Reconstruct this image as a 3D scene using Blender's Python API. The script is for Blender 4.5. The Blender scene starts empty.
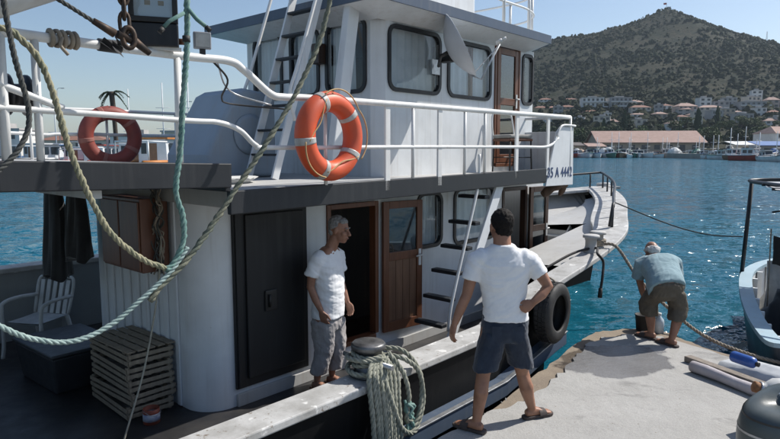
import bpy, bmesh, math, random
from mathutils import Vector, Matrix, noise
R = math.radians
random.seed(7)
SC = bpy.context.scene
COL = SC.collection

# ---------------------------------------------------------------- camera
cam_d = bpy.data.cameras.new('camera')
cam = bpy.data.objects.new('camera', cam_d); COL.objects.link(cam)
cam_d.sensor_width = 36.0
cam_d.lens = 28.0
cam_d.clip_start = 0.05
cam_d.clip_end = 6000
cam.location = (0, 0, 2.25)
cam.rotation_euler = (R(90 - 6.53), 0, 0)
SC.camera = cam

# ---------------------------------------------------------------- sky and sun
SUN_AZ, SUN_EL = 66.0, 46.0          # degrees clockwise from +Y, degrees above the horizon
world = bpy.data.worlds.new('World'); SC.world = world
world.use_nodes = True
wn = world.node_tree
sky = wn.nodes.new('ShaderNodeTexSky')
sky.sky_type = 'NISHITA'; sky.sun_disc = False
sky.sun_elevation = R(SUN_EL); sky.sun_rotation = R(SUN_AZ)
sky.altitude = 0; sky.air_density = 1.0; sky.dust_density = 1.0; sky.ozone_density = 1.7
bg = wn.nodes['Background']
wn.links.new(sky.outputs['Color'], bg.inputs['Color'])
bg.inputs['Strength'].default_value = 0.113
sun_d = bpy.data.lights.new('sun', 'SUN'); sun_d.energy = 5.0; sun_d.angle = R(0.53)
sun_d.color = (1.0, 0.955, 0.89)
sun = bpy.data.objects.new('sun', sun_d); COL.objects.link(sun)
sv = Vector((math.sin(R(SUN_AZ)) * math.cos(R(SUN_EL)), math.cos(R(SUN_AZ)) * math.cos(R(SUN_EL)), math.sin(R(SUN_EL))))
sun.rotation_euler = sv.to_track_quat('Z', 'Y').to_euler()
sun.location = sv * 60

vs = SC.view_settings
SC.display_settings.display_device = 'sRGB'
vs.view_transform = 'Standard'; vs.look = 'None'; vs.gamma = 1.0; vs.use_curve_mapping = False
vs.exposure = 0.18
SC.render.engine = 'CYCLES'
SC.cycles.use_denoising = True
SC.cycles.max_bounces = 6
SC.cycles.diffuse_bounces = 2
SC.cycles.glossy_bounces = 3
SC.cycles.transparent_max_bounces = 8
SC.cycles.sample_clamp_indirect = 6.0
SC.cycles.caustics_reflective = False
SC.cycles.caustics_refractive = False

# ---------------------------------------------------------------- mesh helpers
class MB:
    def __init__(self): self.v = []; self.f = []; self.sm = []
    def add(self, vs, fs, smooth=False):
        o = len(self.v)
        self.v += [tuple(p) for p in vs]
        self.f += [tuple(i + o for i in f) for f in fs]
        self.sm += [smooth] * len(fs)
        return self
    def box(self, x0, x1, y0, y1, z0, z1):
        return self.add([(x0,y0,z0),(x1,y0,z0),(x1,y1,z0),(x0,y1,z0),(x0,y0,z1),(x1,y0,z1),(x1,y1,z1),(x0,y1,z1)],
            [(0,3,2,1),(4,5,6,7),(0,1,5,4),(1,2,6,5),(2,3,7,6),(3,0,4,7)])
    def bar(self, a, b, w, h, up=(0,0,1)):
        a = Vector(a); b = Vector(b); d = (b - a).normalized(); up = Vector(up)
        r = d.cross(up)
        if r.length < 1e-4: r = d.cross(Vector((1,0,0)))
        r.normalize(); u = r.cross(d).normalized()
        vs = []
        for p in (a, b):
            for sx, sy in ((-1,-1),(1,-1),(1,1),(-1,1)): vs.append(p + r*sx*w/2 + u*sy*h/2)
        return self.add(vs, [(0,1,2,3),(7,6,5,4),(0,4,5,1),(1,5,6,2),(2,6,7,3),(3,7,4,0)])
    def tube(self, pts, r, n=8, closed=False, cap=True):
        pts = [Vector(p) for p in pts]; m = len(pts)
        rr = r if isinstance(r, (list, tuple)) else [r]*m
        vs = []; fs = []
        prev = None
        for i, p in enumerate(pts):
            if closed: t = pts[(i+1) % m] - pts[i-1]
            else: t = pts[min(i+1, m-1)] - pts[max(i-1, 0)]
            t = t.normalized() if t.length > 1e-9 else Vector((0,0,1))
            if prev is None:
                a = Vector((0,0,1)) if abs(t.z) < .9 else Vector((1,0,0))
                u = t.cross(a).normalized()
            else:
                u = prev - t*prev.dot(t)
                u = u.normalized() if u.length > 1e-6 else t.orthogonal().normalized()
            prev = u; w = t.cross(u)
            for k in range(n):
                a = 2*math.pi*k/n
                vs.append(p + (u*math.cos(a) + w*math.sin(a))*rr[i])
        for i in range(m if closed else m-1):
            j = (i+1) % m
            for k in range(n):
                l = (k+1) % n
                fs.append((i*n+k, i*n+l, j*n+l, j*n+k))
        self.add(vs, fs, True)
        if cap and not closed:
            o = len(self.v) - len(vs)
            self.f.append(tuple(o+k for k in reversed(range(n)))); self.sm.append(False)
            self.f.append(tuple(o+(m-1)*n+k for k in range(n))); self.sm.append(False)
        return self
    def lathe(self, prof, o=(0,0,0), axis=(0,0,1), n=16):
        ax = Vector(axis).normalized(); u = ax.orthogonal().normalized(); w = ax.cross(u); o = Vector(o)
        vs = []; fs = []
        for r, h in prof:
            for k in range(n):
                a = 2*math.pi*k/n
                vs.append(o + ax*h + (u*math.cos(a) + w*math.sin(a))*max(r, 1e-4))
        for i in range(len(prof)-1):
            for k in range(n):
                l = (k+1) % n
                fs.append((i*n+k, i*n+l, (i+1)*n+l, (i+1)*n+k))
        fs.append(tuple(reversed(range(n)))); fs.append(tuple((len(prof)-1)*n + k for k in range(n)))
        return self.add(vs, fs, True)
    def prism(self, poly, lo, hi, fn):
        """poly: 2D outline (counter-clockwise), fn(u, v, h) -> point"""
        n = len(poly)
        vs = [fn(u, v, lo) for u, v in poly] + [fn(u, v, hi) for u, v in poly]
        fs = [tuple(reversed(range(n))), tuple(range(n, 2*n))]
        for i in range(n):
            j = (i+1) % n
            fs.append((i, j, n+j, n+i))
        return self.add(vs, fs)
    def grid(self, rows, smooth=True, closed=False):
        m = len(rows[0]); vs = [p for r in rows for p in r]; fs = []
        for i in range(len(rows)-1):
            for k in range(m if closed else m-1):
                l = (k+1) % m
                fs.append((i*m+k, i*m+l, (i+1)*m+l, (i+1)*m+k))
        return self.add(vs, fs, smooth)
    def mesh(self, name):
        me = bpy.data.meshes.new(name)
        me.from_pydata(self.v, [], self.f)
        me.polygons.foreach_set('use_smooth', self.sm)
        bm = bmesh.new(); bm.from_mesh(me)
        bmesh.ops.recalc_face_normals(bm, faces=bm.faces)
        bm.to_mesh(me); bm.free()
        me.update()
        return me
    def build(self, name, mat, parent=None, bevel=0, seg=2):
        return link(name, self.mesh(name), mat, parent, bevel, seg)

def link(name, me, mat, parent=None, bevel=0, seg=2):
    if mat is not None and not me.materials: me.materials.append(mat)
    o = bpy.data.objects.new(name, me); COL.objects.link(o)
    if parent is not None: o.parent = parent
    if bevel:
        b = o.modifiers.new('bevel', 'BEVEL'); b.width = bevel; b.segments = seg; b.limit_method = 'ANGLE'; b.angle_limit = R(35)
    return o

def tag(o, label=None, cat=None, group=None, kind=None):
    if label: o['label'] = label
    if cat: o['category'] = cat
    if group: o['group'] = group
    if kind: o['kind'] = kind
    return o

def empty(name, loc=(0,0,0), rz=0, label=None, cat=None, group=None):
    o = bpy.data.objects.new(name, None); COL.objects.link(o)
    o.empty_display_size = .1
    o.location = loc; o.rotation_euler = (0, 0, rz)
    return tag(o, label, cat, group)

def copy_tree(o, parent=None):
    c = o.copy(); COL.objects.link(c)
    if parent is not None: c.parent = parent
    for ch in list(o.children): copy_tree(ch, c)
    return c

def crv(pts, n=8, closed=False):
    """Catmull-Rom through pts"""
    P = [Vector(p) for p in pts]; m = len(P); out = []
    rng = m if closed else m-1
    for i in range(rng):
        p0 = P[(i-1) % m] if closed or i > 0 else P[0]*2 - P[1]
        p1 = P[i]; p2 = P[(i+1) % m]
        p3 = P[(i+2) % m] if closed or i+2 < m else P[m-1]*2 - P[m-2]
        for k in range(n):
            t = k/n
            out.append(.5*((2*p1) + (p2-p0)*t + (2*p0-5*p1+4*p2-p3)*t*t + (3*p1-p0-3*p2+p3)*t**3))
    if not closed: out.append(P[-1])
    return out

def rope_mb(pts, r, pitch=None, strands=3, mb=None, n=6, fuzz=0.0, per=9):
    """laid rope: strands wound round the path"""
    pitch = pitch or r*7
    P = [Vector(p) for p in pts]
    L = [0]
    for i in range(1, len(P)): L.append(L[-1] + (P[i]-P[i-1]).length)
    N = max(4, int(L[-1]/pitch*per))
    S = []; j = 0
    for i in range(N+1):
        l = L[-1]*i/N
        while j < len(P)-2 and L[j+1] < l: j += 1
        t = (l-L[j])/max(1e-9, L[j+1]-L[j])
        S.append(P[j].lerp(P[j+1], min(1, t)))
    mb = mb or MB()
    fr = []; prev = None
    for i in range(N+1):
        t = (S[min(i+1, N)] - S[max(i-1, 0)]).normalized()
        u = t.orthogonal().normalized() if prev is None else (prev - t*prev.dot(t)).normalized()
        prev = u; fr.append((u, t.cross(u)))
    for s in range(strands):
        path = []; rad = []
        for i in range(N+1):
            a = 2*math.pi*(s/strands + i/per)
            u, w = fr[i]
            k = 1 + fuzz*random.uniform(-1, 1)
            path.append(S[i] + (u*math.cos(a) + w*math.sin(a))*r*.5*k)
            rad.append(r*.56*k)
        mb.tube(path, rad, n)
    return mb

# ---------------------------------------------------------------- materials
def nodes_of(name):
    m = bpy.data.materials.new(name); m.use_nodes = True
    nt = m.node_tree; p = nt.nodes['Principled BSDF']
    return m, nt, p
def N(nt, typ, **kw):
    n = nt.nodes.new(typ)
    for k, v in kw.items():
        if k in n.inputs.keys(): n.inputs[k].default_value = v
        else: setattr(n, k, v)
    return n
def ramp(nt, a, b, fac, ca=(0,0,0,1), cb=(1,1,1,1)):
    r = nt.nodes.new('ShaderNodeValToRGB')
    r.color_ramp.elements[0].position = a; r.color_ramp.elements[0].color = ca
    r.color_ramp.elements[1].position = b; r.color_ramp.elements[1].color = cb
    nt.links.new(fac, r.inputs['Fac'])
    return r.outputs['Color']
def mixc(nt, fac, a, b, mode='MIX'):
    m = nt.nodes.new('ShaderNodeMix'); m.data_type = 'RGBA'; m.blend_type = mode
    for sock, val in ((m.inputs[0], fac), (m.inputs[6], a), (m.inputs[7], b)):
        if isinstance(val, bpy.types.NodeSocket): nt.links.new(val, sock)
        elif isinstance(val, (int, float)): sock.default_value = val
        else: sock.default_value = tuple(val)[:3] + (1,)
    return m.outputs[2]
def coords(nt, scale=(1,1,1), kind='Object'):
    tc = nt.nodes.new('ShaderNodeTexCoord'); mp = nt.nodes.new('ShaderNodeMapping')
    mp.inputs['Scale'].default_value = scale
    nt.links.new(tc.outputs[kind], mp.inputs['Vector'])
    return mp.outputs['Vector']
def noise_n(nt, vec, scale, detail=4, rough=.55, dist=0):
    n = nt.nodes.new('ShaderNodeTexNoise')
    n.inputs['Scale'].default_value = scale; n.inputs['Detail'].default_value = detail
    n.inputs['Roughness'].default_value = rough; n.inputs['Distortion'].default_value = dist
    nt.links.new(vec, n.inputs['Vector'])
    return n.outputs['Fac']
def bump(nt, p, h, strength, dist=.01):
    b = nt.nodes.new('ShaderNodeBump'); b.inputs['Strength'].default_value = strength; b.inputs['Distance'].default_value = dist
    nt.links.new(h, b.inputs['Height']); nt.links.new(b.outputs['Normal'], p.inputs['Normal'])
def mat(name, c1, c2=None, scale=6, rough=.55, rvar=.15, metal=0, bmp=.15, bscale=40, bdist=.004, contrast=(.35,.65), stretch=(1,1,1), spec=.5, sheen=0):
    m, nt, p = nodes_of(name)
    c2 = c2 or tuple(x*.72 for x in c1)
    v = coords(nt, stretch)
    n1 = noise_n(nt, v, scale, 5, .6)
    nt.links.new(mixc(nt, ramp(nt, contrast[0], contrast[1], n1), c1, c2), p.inputs['Base Color'])
    n2 = noise_n(nt, v, scale*2.3, 4)
    mr = N(nt, 'ShaderNodeMapRange'); mr.inputs['To Min'].default_value = max(.02, rough-rvar); mr.inputs['To Max'].default_value = min(1, rough+rvar)
    nt.links.new(n2, mr.inputs['Value']); nt.links.new(mr.outputs['Result'], p.inputs['Roughness'])
    p.inputs['Metallic'].default_value = metal
    p.inputs['Specular IOR Level'].default_value = spec
    if sheen:
        p.inputs['Sheen Weight'].default_value = sheen; p.inputs['Sheen Roughness'].default_value = .5
    if bmp: bump(nt, p, noise_n(nt, v, bscale, 5, .65), bmp, bdist)
    return m
def boat_paint(name, base, dirt=(.30,.24,.17), rough=.38, dirt_amt=.55, rust=.6):
    """painted steel / plywood: faint runs, grime, rust freckles and uneven gloss"""
    m, nt, p = nodes_of(name)
    v = coords(nt)
    big = noise_n(nt, v, 1.7, 4)
    runs = noise_n(nt, coords(nt, (14, 14, .7)), 1.0, 5, .6)
    grime = N(nt, 'ShaderNodeMath', operation='MULTIPLY')
    nt.links.new(ramp(nt, .50, .80, runs), grime.inputs[0]); nt.links.new(ramp(nt, .35, .7, big), grime.inputs[1])
    g2 = N(nt, 'ShaderNodeMath', operation='MULTIPLY'); g2.inputs[1].default_value = dirt_amt
    nt.links.new(grime.outputs[0], g2.inputs[0])
    c = mixc(nt, ramp(nt, .3, .75, noise_n(nt, v, 3.1, 3)), base, tuple(x*.86 for x in base))
    c = mixc(nt, g2.outputs[0], c, dirt)
    rs = ramp(nt, .70, .76, noise_n(nt, v, 21, 6, .7))
    r2 = N(nt, 'ShaderNodeMath', operation='MULTIPLY'); r2.inputs[1].default_value = rust
    nt.links.new(rs, r2.inputs[0])
    c = mixc(nt, r2.outputs[0], c, (.16, .065, .03))
    nt.links.new(c, p.inputs['Base Color'])
    mr = N(nt, 'ShaderNodeMapRange'); mr.inputs['To Min'].default_value = rough-.1; mr.inputs['To Max'].default_value = rough+.25
    nt.links.new(big, mr.inputs['Value']); nt.links.new(mr.outputs['Result'], p.inputs['Roughness'])
    bump(nt, p, noise_n(nt, v, 9, 5, .6), .12, .012)
    return m
def glass_mat(name, tint=(.55,.62,.66), k=.12):
    m = bpy.data.materials.new(name); m.use_nodes = True; nt = m.node_tree; nt.nodes.clear()
    out = nt.nodes.new('ShaderNodeOutputMaterial')
    tr = nt.nodes.new('ShaderNodeBsdfTransparent'); tr.inputs['Color'].default_value = (*tint, 1)
    gl = nt.nodes.new('ShaderNodeBsdfGlossy'); gl.inputs['Roughness'].default_value = .03
    gl.inputs['Color'].default_value = (.9,.93,.95,1)
    lw = nt.nodes.new('ShaderNodeLayerWeight'); lw.inputs['Blend'].default_value = .5
    pw = N(nt, 'ShaderNodeMath', operation='POWER'); pw.inputs[1].default_value = 4.0
    ad = N(nt, 'ShaderNodeMath', operation='ADD'); ad.inputs[1].default_value = k; ad.use_clamp = True
    nt.links.new(lw.outputs['Facing'], pw.inputs[0])
    mx = nt.nodes.new('ShaderNodeMixShader')
    nt.links.new(pw.outputs[0], ad.inputs[0]); nt.links.new(ad.outputs[0], mx.inputs[0])
    nt.links.new(tr.outputs[0], mx.inputs[1]); nt.links.new(gl.outputs[0], mx.inputs[2])
    nt.links.new(mx.outputs[0], out.inputs['Surface'])
    return m

M = {}
M['white'] = boat_paint('white_paint', (.74,.76,.77))
M['cream'] = boat_paint('cream_paint', (.62,.63,.62), dirt_amt=.5)
M['rail'] = boat_paint('rail_paint', (.78,.78,.76), rust=.8, dirt_amt=.45)
M['slate'] = boat_paint('slate_paint', (.015,.0175,.022), dirt=(.07,.07,.07), rough=.42, rust=.15)
M['slate_blue'] = boat_paint('slate_blue_paint', (.075,.105,.155), dirt=(.2,.2,.2), rough=.4, rust=.2)
M['greyblue'] = boat_paint('grey_blue_paint', (.30,.36,.42), rough=.5, rust=.3)
M['deckgrey'] = boat_paint('deck_grey_paint', (.46,.46,.45), rough=.6, dirt_amt=.7)
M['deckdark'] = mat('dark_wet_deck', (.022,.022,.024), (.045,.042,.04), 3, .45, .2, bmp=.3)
M['hull'] = boat_paint('black_hull_paint', (.004,.0045,.0055), dirt=(.05,.05,.045), rough=.55, rust=.12, dirt_amt=.25)
M['hull'].node_tree.nodes['Principled BSDF'].inputs['Specular IOR Level'].default_value = .15
M['blackdoor'] = boat_paint('black_door_paint', (.010,.0105,.012), dirt=(.06,.06,.06), rough=.5, rust=.1)
M['bollard'] = mat('worn_bollard_steel', (.06,.062,.065), (.20,.20,.20), 7, .4, .15, .6, .3, 40)
M['bulwark'] = boat_paint('bulwark_grey', (.36,.37,.37), rough=.55, dirt_amt=.7)
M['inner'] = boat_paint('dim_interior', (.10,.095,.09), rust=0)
def worn_cap():
    m, nt, p = nodes_of('worn_gunwale')
    v = coords(nt)
    c = mixc(nt, ramp(nt, .35, .68, noise_n(nt, v, 4, 6, .65)), (.50,.50,.49), (.30,.295,.28))
    c = mixc(nt, ramp(nt, .60, .66, noise_n(nt, v, 17, 6, .7)), c, (.20,.17,.14))
    c = mixc(nt, ramp(nt, .63, .67, noise_n(nt, v, 7, 3)), c, (.66,.66,.64))
    nt.links.new(c, p.inputs['Base Color']); p.inputs['Roughness'].default_value = .62
    bump(nt, p, noise_n(nt, v, 28, 5), .3, .006)
    return m
M['cap'] = worn_cap()
M['galv'] = mat('galvanised_steel', (.50,.52,.54), (.30,.31,.32), 9, .38, .15, .75, .15, 60)
def wood(name, a, b, ring=9, rough=.42):
    m, nt, p = nodes_of(name)
    v = coords(nt, (ring, ring, .8))
    c = mixc(nt, ramp(nt, .3, .7, noise_n(nt, v, 2.2, 6, .6, .6)), a, b)
    c = mixc(nt, ramp(nt, .62, .8, noise_n(nt, coords(nt), 5, 4)), c, tuple(x*.6 for x in a))
    nt.links.new(c, p.inputs['Base Color']); p.inputs['Roughness'].default_value = rough
    bump(nt, p, noise_n(nt, v, 6, 5), .2, .003)
    return m
M['wood'] = wood('varnished_wood', (.165,.062,.028), (.095,.034,.016))
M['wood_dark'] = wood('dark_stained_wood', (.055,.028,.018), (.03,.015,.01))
M['crate'] = wood('weathered_crate_wood', (.34,.28,.20), (.20,.16,.115), rough=.8)
M['plank'] = wood('grey_plank_wood', (.27,.23,.19), (.16,.14,.12), rough=.85)
M['boxbrown'] = wood('red_brown_cabinet', (.17,.07,.04), (.11,.045,.028))
M['black'] = mat('black_metal', (.012,.012,.013), (.022,.021,.02), 8, .45, .15)
M['blackcloth'] = mat('black_cloth', (.012,.012,.014), (.022,.022,.024), 9, .85, .1, sheen=.3)
M['rubber'] = mat('black_rubber', (.014,.014,.014), (.028,.027,.026), 10, .68, .15, bmp=.25)
M['gasket'] = mat('window_rubber', (.016,.017,.02), None, 10, .5)
M['glass'] = glass_mat('window_glass', (.84,.88,.90), .05)
M['glassdark'] = glass_mat('door_glass', (.35,.38,.40), .10)
M['curtain'] = mat('curtain_cloth', (.76,.78,.78), (.66,.69,.70), 5, .9, .05, bmp=.1)
M['orange'] = mat('buoy_orange', (.68,.095,.026), (.55,.09,.038), 5, .5, .15, bmp=.12)
M['red_faded'] = mat('faded_buoy_red', (.27,.05,.034), (.20,.045,.034), 6, .6, .1)
M['tape'] = mat('reflective_tape', (.50,.50,.48), (.36,.35,.33), 12, .4, .1)
M['yellowrope'] = mat('yellow_rope', (.55,.36,.16), (.42,.28,.14), 20, .8)
M['rope_green'] = mat('sea_green_rope', (.10,.21,.19), (.19,.29,.26), 18, .85, .1, bmp=.6, bscale=140, bdist=.004)
M['rope_pale'] = mat('pale_teal_rope', (.34,.43,.41), (.20,.28,.27), 18, .85, .1, bmp=.6, bscale=140, bdist=.004)
M['rope_olive'] = mat('olive_rope', (.33,.30,.20), (.20,.21,.14), 12, .9, .1, bmp=.7, bscale=120, bdist=.005)
M['rope_moss'] = mat('mossy_rope', (.105,.125,.10), (.19,.19,.14), 9, .95, .05, bmp=.8, bscale=90, bdist=.006)
M['rope_coil'] = mat('pale_green_grey_rope', (.34,.34,.28), (.19,.20,.16), 22, .9, .1, bmp=.6, bscale=140, bdist=.004)
M['rope_dark'] = mat('dark_rope', (.05,.055,.055), (.09,.09,.08), 14, .85, .1, bmp=.5, bscale=120)
M['rope_tan'] = mat('tan_rope', (.36,.31,.24), (.24,.20,.16), 14, .9, .08, bmp=.5, bscale=120)
M['string'] = mat('twine', (.45,.42,.33), None, 20, .9)
M['rustchain'] = mat('dark_chain_steel', (.035,.032,.03), (.09,.055,.035), 16, .6, .2, .5, .35, 60)
M['plastic_white'] = mat('old_white_plastic', (.62,.63,.62), (.48,.48,.46), 6, .5)
M['grey_plastic'] = mat('grey_plastic', (.30,.31,.33), (.22,.23,.25), 6, .5)
M['skin'] = mat('tanned_skin', (.34,.17,.105), (.25,.12,.072), 9, .5, .1, bmp=.1, bscale=120, bdist=.002)
M['skin_c'] = mat('weathered_skin', (.33,.165,.105), (.25,.12,.075), 9, .52, .1, bmp=.12, bscale=120, bdist=.002)
M['shirt'] = mat('white_cotton', (.80,.81,.82), (.74,.75,.77), 14, .9, .05, bmp=.15, bscale=220, bdist=.002, sheen=.2)
M['shirt_blue'] = mat('faded_blue_cotton', (.235,.345,.385), (.185,.285,.32), 9, .9, .05, bmp=.15, bscale=220, bdist=.002, sheen=.2)
M['denim'] = mat('denim', (.009,.016,.033), (.021,.033,.056), 7, .85, .08, bmp=.3, bscale=260, bdist=.002, sheen=.2)
M['trouser'] = mat('grey_mauve_cotton', (.40,.375,.365), (.32,.30,.295), 9, .9, .05, bmp=.2, bscale=220, bdist=.002)
M['khaki'] = mat('brown_khaki', (.125,.105,.078), (.09,.076,.057), 9, .9, .05, bmp=.2, bscale=220, bdist=.002)
M['hair_black'] = mat('black_hair', (.007,.006,.0055), (.014,.011,.010), 60, .75, .1, spec=.2, bmp=.7, bscale=110, bdist=.008)
M['hair_grey'] = mat('grey_hair', (.32,.31,.30), (.15,.145,.14), 45, .65, .1, bmp=.7, bscale=110, bdist=.008)
M['hair_white'] = mat('white_hair', (.58,.57,.55), (.42,.41,.40), 45, .65, .1, bmp=.6, bscale=110, bdist=.006)
M['sandal'] = mat('sandal_brown', (.045,.035,.032), (.08,.06,.055), 20, .75)
M['sole'] = mat('sandal_sole', (.20,.17,.165), None, 20, .8)
M['white_eye'] = mat('eye_white', (.12,.085,.07), None, 5, .3, bmp=0)
M['iris'] = mat('dark_iris', (.02,.012,.008), None, 5, .2, bmp=0)
M['lip'] = mat('lips', (.28,.11,.085), None, 9, .5)
M['blue_ink'] = mat('navy_lettering', (.025,.05,.13), (.04,.07,.16), 30, .6)
# ================================================================ SETTING
SEA = -0.8
def water_mat():
    m, nt, p = nodes_of('sea_water')
    v = coords(nt)
    big = noise_n(nt, v, .045, 3, .5)
    c = mixc(nt, ramp(nt, .35, .65, big), (.006,.088,.140), (.010,.122,.182))
    nt.links.new(c, p.inputs['Base Color'])
    p.inputs['Roughness'].default_value = .10
    p.inputs['IOR'].default_value = 1.333
    p.inputs['Specular IOR Level'].default_value = .5
    # wavelets: facet slopes taken from vector noise at four scales
    acc = None
    for sc_, amp, st in ((.55, .65, (1, 1.5, 1)), (1.9, 1.4, (1, 1.6, 1)), (6.5, 1.15, (1, 1.3, 1)), (21, .9, (1, 1, 1))):
        nz = nt.nodes.new('ShaderNodeTexNoise'); nz.inputs['Scale'].default_value = sc_; nz.inputs['Detail'].default_value = 2; nz.inputs['Distortion'].default_value = .4
        nt.links.new(coords(nt, st), nz.inputs['Vector'])
        sb_ = N(nt, 'ShaderNodeVectorMath', operation='SUBTRACT'); sb_.inputs[1].default_value = (.5,.5,.5); nt.links.new(nz.outputs['Color'], sb_.inputs[0])
        ml = N(nt, 'ShaderNodeVectorMath', operation='MULTIPLY'); ml.inputs[1].default_value = (amp*.75, amp*1.5, 0); nt.links.new(sb_.outputs[0], ml.inputs[0])
        if acc is None: acc = ml.outputs[0]
        else:
            ad = N(nt, 'ShaderNodeVectorMath', operation='ADD'); nt.links.new(acc, ad.inputs[0]); nt.links.new(ml.outputs[0], ad.inputs[1]); acc = ad.outputs[0]
    ge = nt.nodes.new('ShaderNodeNewGeometry')
    ad = N(nt, 'ShaderNodeVectorMath', operation='ADD'); nt.links.new(acc, ad.inputs[0]); nt.links.new(ge.outputs['Normal'], ad.inputs[1])
    nm = N(nt, 'ShaderNodeVectorMath', operation='NORMALIZE'); nt.links.new(ad.outputs[0], nm.inputs[0])
    nt.links.new(nm.outputs[0], p.inputs['Normal'])
    return m
def make_sea():
    rows = []
    ny = 230; th = 170
    for i in range(ny):
        d = 1.2*(4200/1.2)**(i/(ny-1))
        row = []
        for k in range(th):
            a = R(-100 + 200*k/(th-1))
            x = d*math.sin(a); y = d*math.cos(a) - 1.0
            amp = max(0, 1 - d/70)
            z = 0
            if amp > 0:
                z = .030*math.sin(1.9*x + 2.9*y + 1.3*noise.noise((x*.3, y*.3, 0))*4) + .075*noise.noise((x*.75, y*1.0, 3.1)) + .045*noise.noise((x*1.9, y*2.4, 9.4))
            row.append((x, y, SEA + z*amp))
        rows.append(row)
    o = MB().grid(rows).build('sea', water_mat()); tag(o, kind='structure')
make_sea()

# ---- quay
def concrete(name, c1, c2, wet_shade=None, stain=(.20,.175,.14), crack=True):
    m, nt, p = nodes_of(name)
    v = coords(nt)
    c = mixc(nt, ramp(nt, .3, .7, noise_n(nt, v, 2.3, 7, .66)), c1, c2)
    c = mixc(nt, ramp(nt, .58, .72, noise_n(nt, v, 6.5, 6, .7)), c, tuple(x*.78 for x in c1))
    c = mixc(nt, ramp(nt, .64, .70, noise_n(nt, v, 30, 5, .7)), c, stain)
    c = mixc(nt, ramp(nt, .35, .75, noise_n(nt, v, 95, 3, .7)), c, mixc(nt, 1.0, c, (.72,.71,.69), 'MULTIPLY'))
    c = mixc(nt, ramp(nt, .60, .70, noise_n(nt, coords(nt, (1,1.7,1)), 1.35, 6, .62, .5)), c, tuple(x*.58 for x in c2))
    h = noise_n(nt, v, 14, 7, .7)
    if crack:
        vo = nt.nodes.new('ShaderNodeTexVoronoi'); vo.feature = 'DISTANCE_TO_EDGE'; vo.inputs['Scale'].default_value = .55
        vv = N(nt, 'ShaderNodeVectorMath', operation='ADD')
        nz = nt.nodes.new('ShaderNodeTexNoise'); nz.inputs['Scale'].default_value = 2.2; nz.inputs['Detail'].default_value = 5
        nt.links.new(v, nz.inputs['Vector'])
        nt.links.new(v, vv.inputs[0]); nt.links.new(nz.outputs['Color'], vv.inputs[1]); nt.links.new(vv.outputs[0], vo.inputs['Vector'])
        k = ramp(nt, .0, .007, vo.outputs['Distance'], (1,1,1,1), (0,0,0,1))
        c = mixc(nt, k, c, (.13,.12,.10))
    rough = .85
    p.inputs['Roughness'].default_value = rough
    if wet_shade:
        # spilt water and shade of the bending man, painted as one ragged dark patch
        (wx, wy), (rx, ry) = wet_shade
        mp = nt.nodes.new('ShaderNodeMapping'); mp.vector_type = 'TEXTURE'
        mp.inputs['Location'].default_value = (wx, wy, 0); mp.inputs['Scale'].default_value = (rx, ry, 1); mp.inputs['Rotation'].default_value = (0,0,R(28))
        nt.links.new(v, mp.inputs['Vector'])
        ln = N(nt, 'ShaderNodeVectorMath', operation='LENGTH'); nt.links.new(mp.outputs[0], ln.inputs[0])
        ad = N(nt, 'ShaderNodeMath', operation='MULTIPLY_ADD'); ad.inputs[1].default_value = .9
        hf_ = N(nt, 'ShaderNodeMath', operation='MULTIPLY'); hf_.inputs[1].default_value = .5; nt.links.new(ad.outputs[0], hf_.inputs[0])
        nt.links.new(noise_n(nt, v, 3.2, 5, .6), ad.inputs[0]); nt.links.new(ln.outputs['Value'], ad.inputs[2])
        w = ramp(nt, .68, .73, hf_.outputs[0], (1,1,1,1), (0,0,0,1))
        c = mixc(nt, w, c, mixc(nt, 1.0, c, (.60,.60,.62), 'MULTIPLY'))
        nt.links.new(ramp(nt, 0, 1, w, (.85,.85,.85,1), (.12,.12,.12,1)), p.inputs['Roughness'])
    nt.links.new(c, p.inputs['Base Color'])
    bump(nt, p, h, .55, .02)
    return m
def rag(pts, n, amp, seed):
    rr = random.Random(seed); out = []
    for i in range(len(pts)-1):
        a, b = Vector(pts[i]), Vector(pts[i+1])
        for k in range(n):
            t = k/n
            q = a.lerp(b, t)
            out.append((q.x + rr.uniform(-amp, amp), q.y + rr.uniform(-amp, amp)))
    out.append(tuple(pts[-1]))
    return out
edge = [(-2.9,.55), (-1.6,2.1), (.36,4.45), (1.30,5.72), (1.80,6.42), (2.15,6.90), (2.40,7.24), (2.62,7.42), (2.95,7.52), (3.26,7.58), (3.46,7.36), (3.56,7.0), (3.68,6.68), (4.1,6.08), (5.2,4.9), (7.5,2.6)]
edge = rag(edge, 5, .022, 3)
qp = edge + [(9, -3.5), (-2.9, -3.5)]
qm = MB()
n = len(qp)
tops = [(x, y, 0) for x, y in qp]
inset = []
cxq, cyq = 2.2, 3.5
for x, y in qp:
    d = Vector((cxq-x, cyq-y)).normalized()*.05
    inset.append((x+d.x, y+d.y, 0))
low = [(x, y, -.05 - .03*random.random()) for x, y in qp]
bot = [(x, y, -2.2) for x, y in qp]
qm.add(inset, [tuple(reversed(range(n)))])
qm.grid([inset+[inset[0]], low+[low[0]], bot+[bot[0]]], smooth=False)
quay = qm.build('quay', concrete('old_tan_concrete', (.30,.245,.18), (.205,.165,.125), wet_shade=((2.42,6.30),(.70,.50)), crack=False)); tag(quay, kind='structure')
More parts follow.
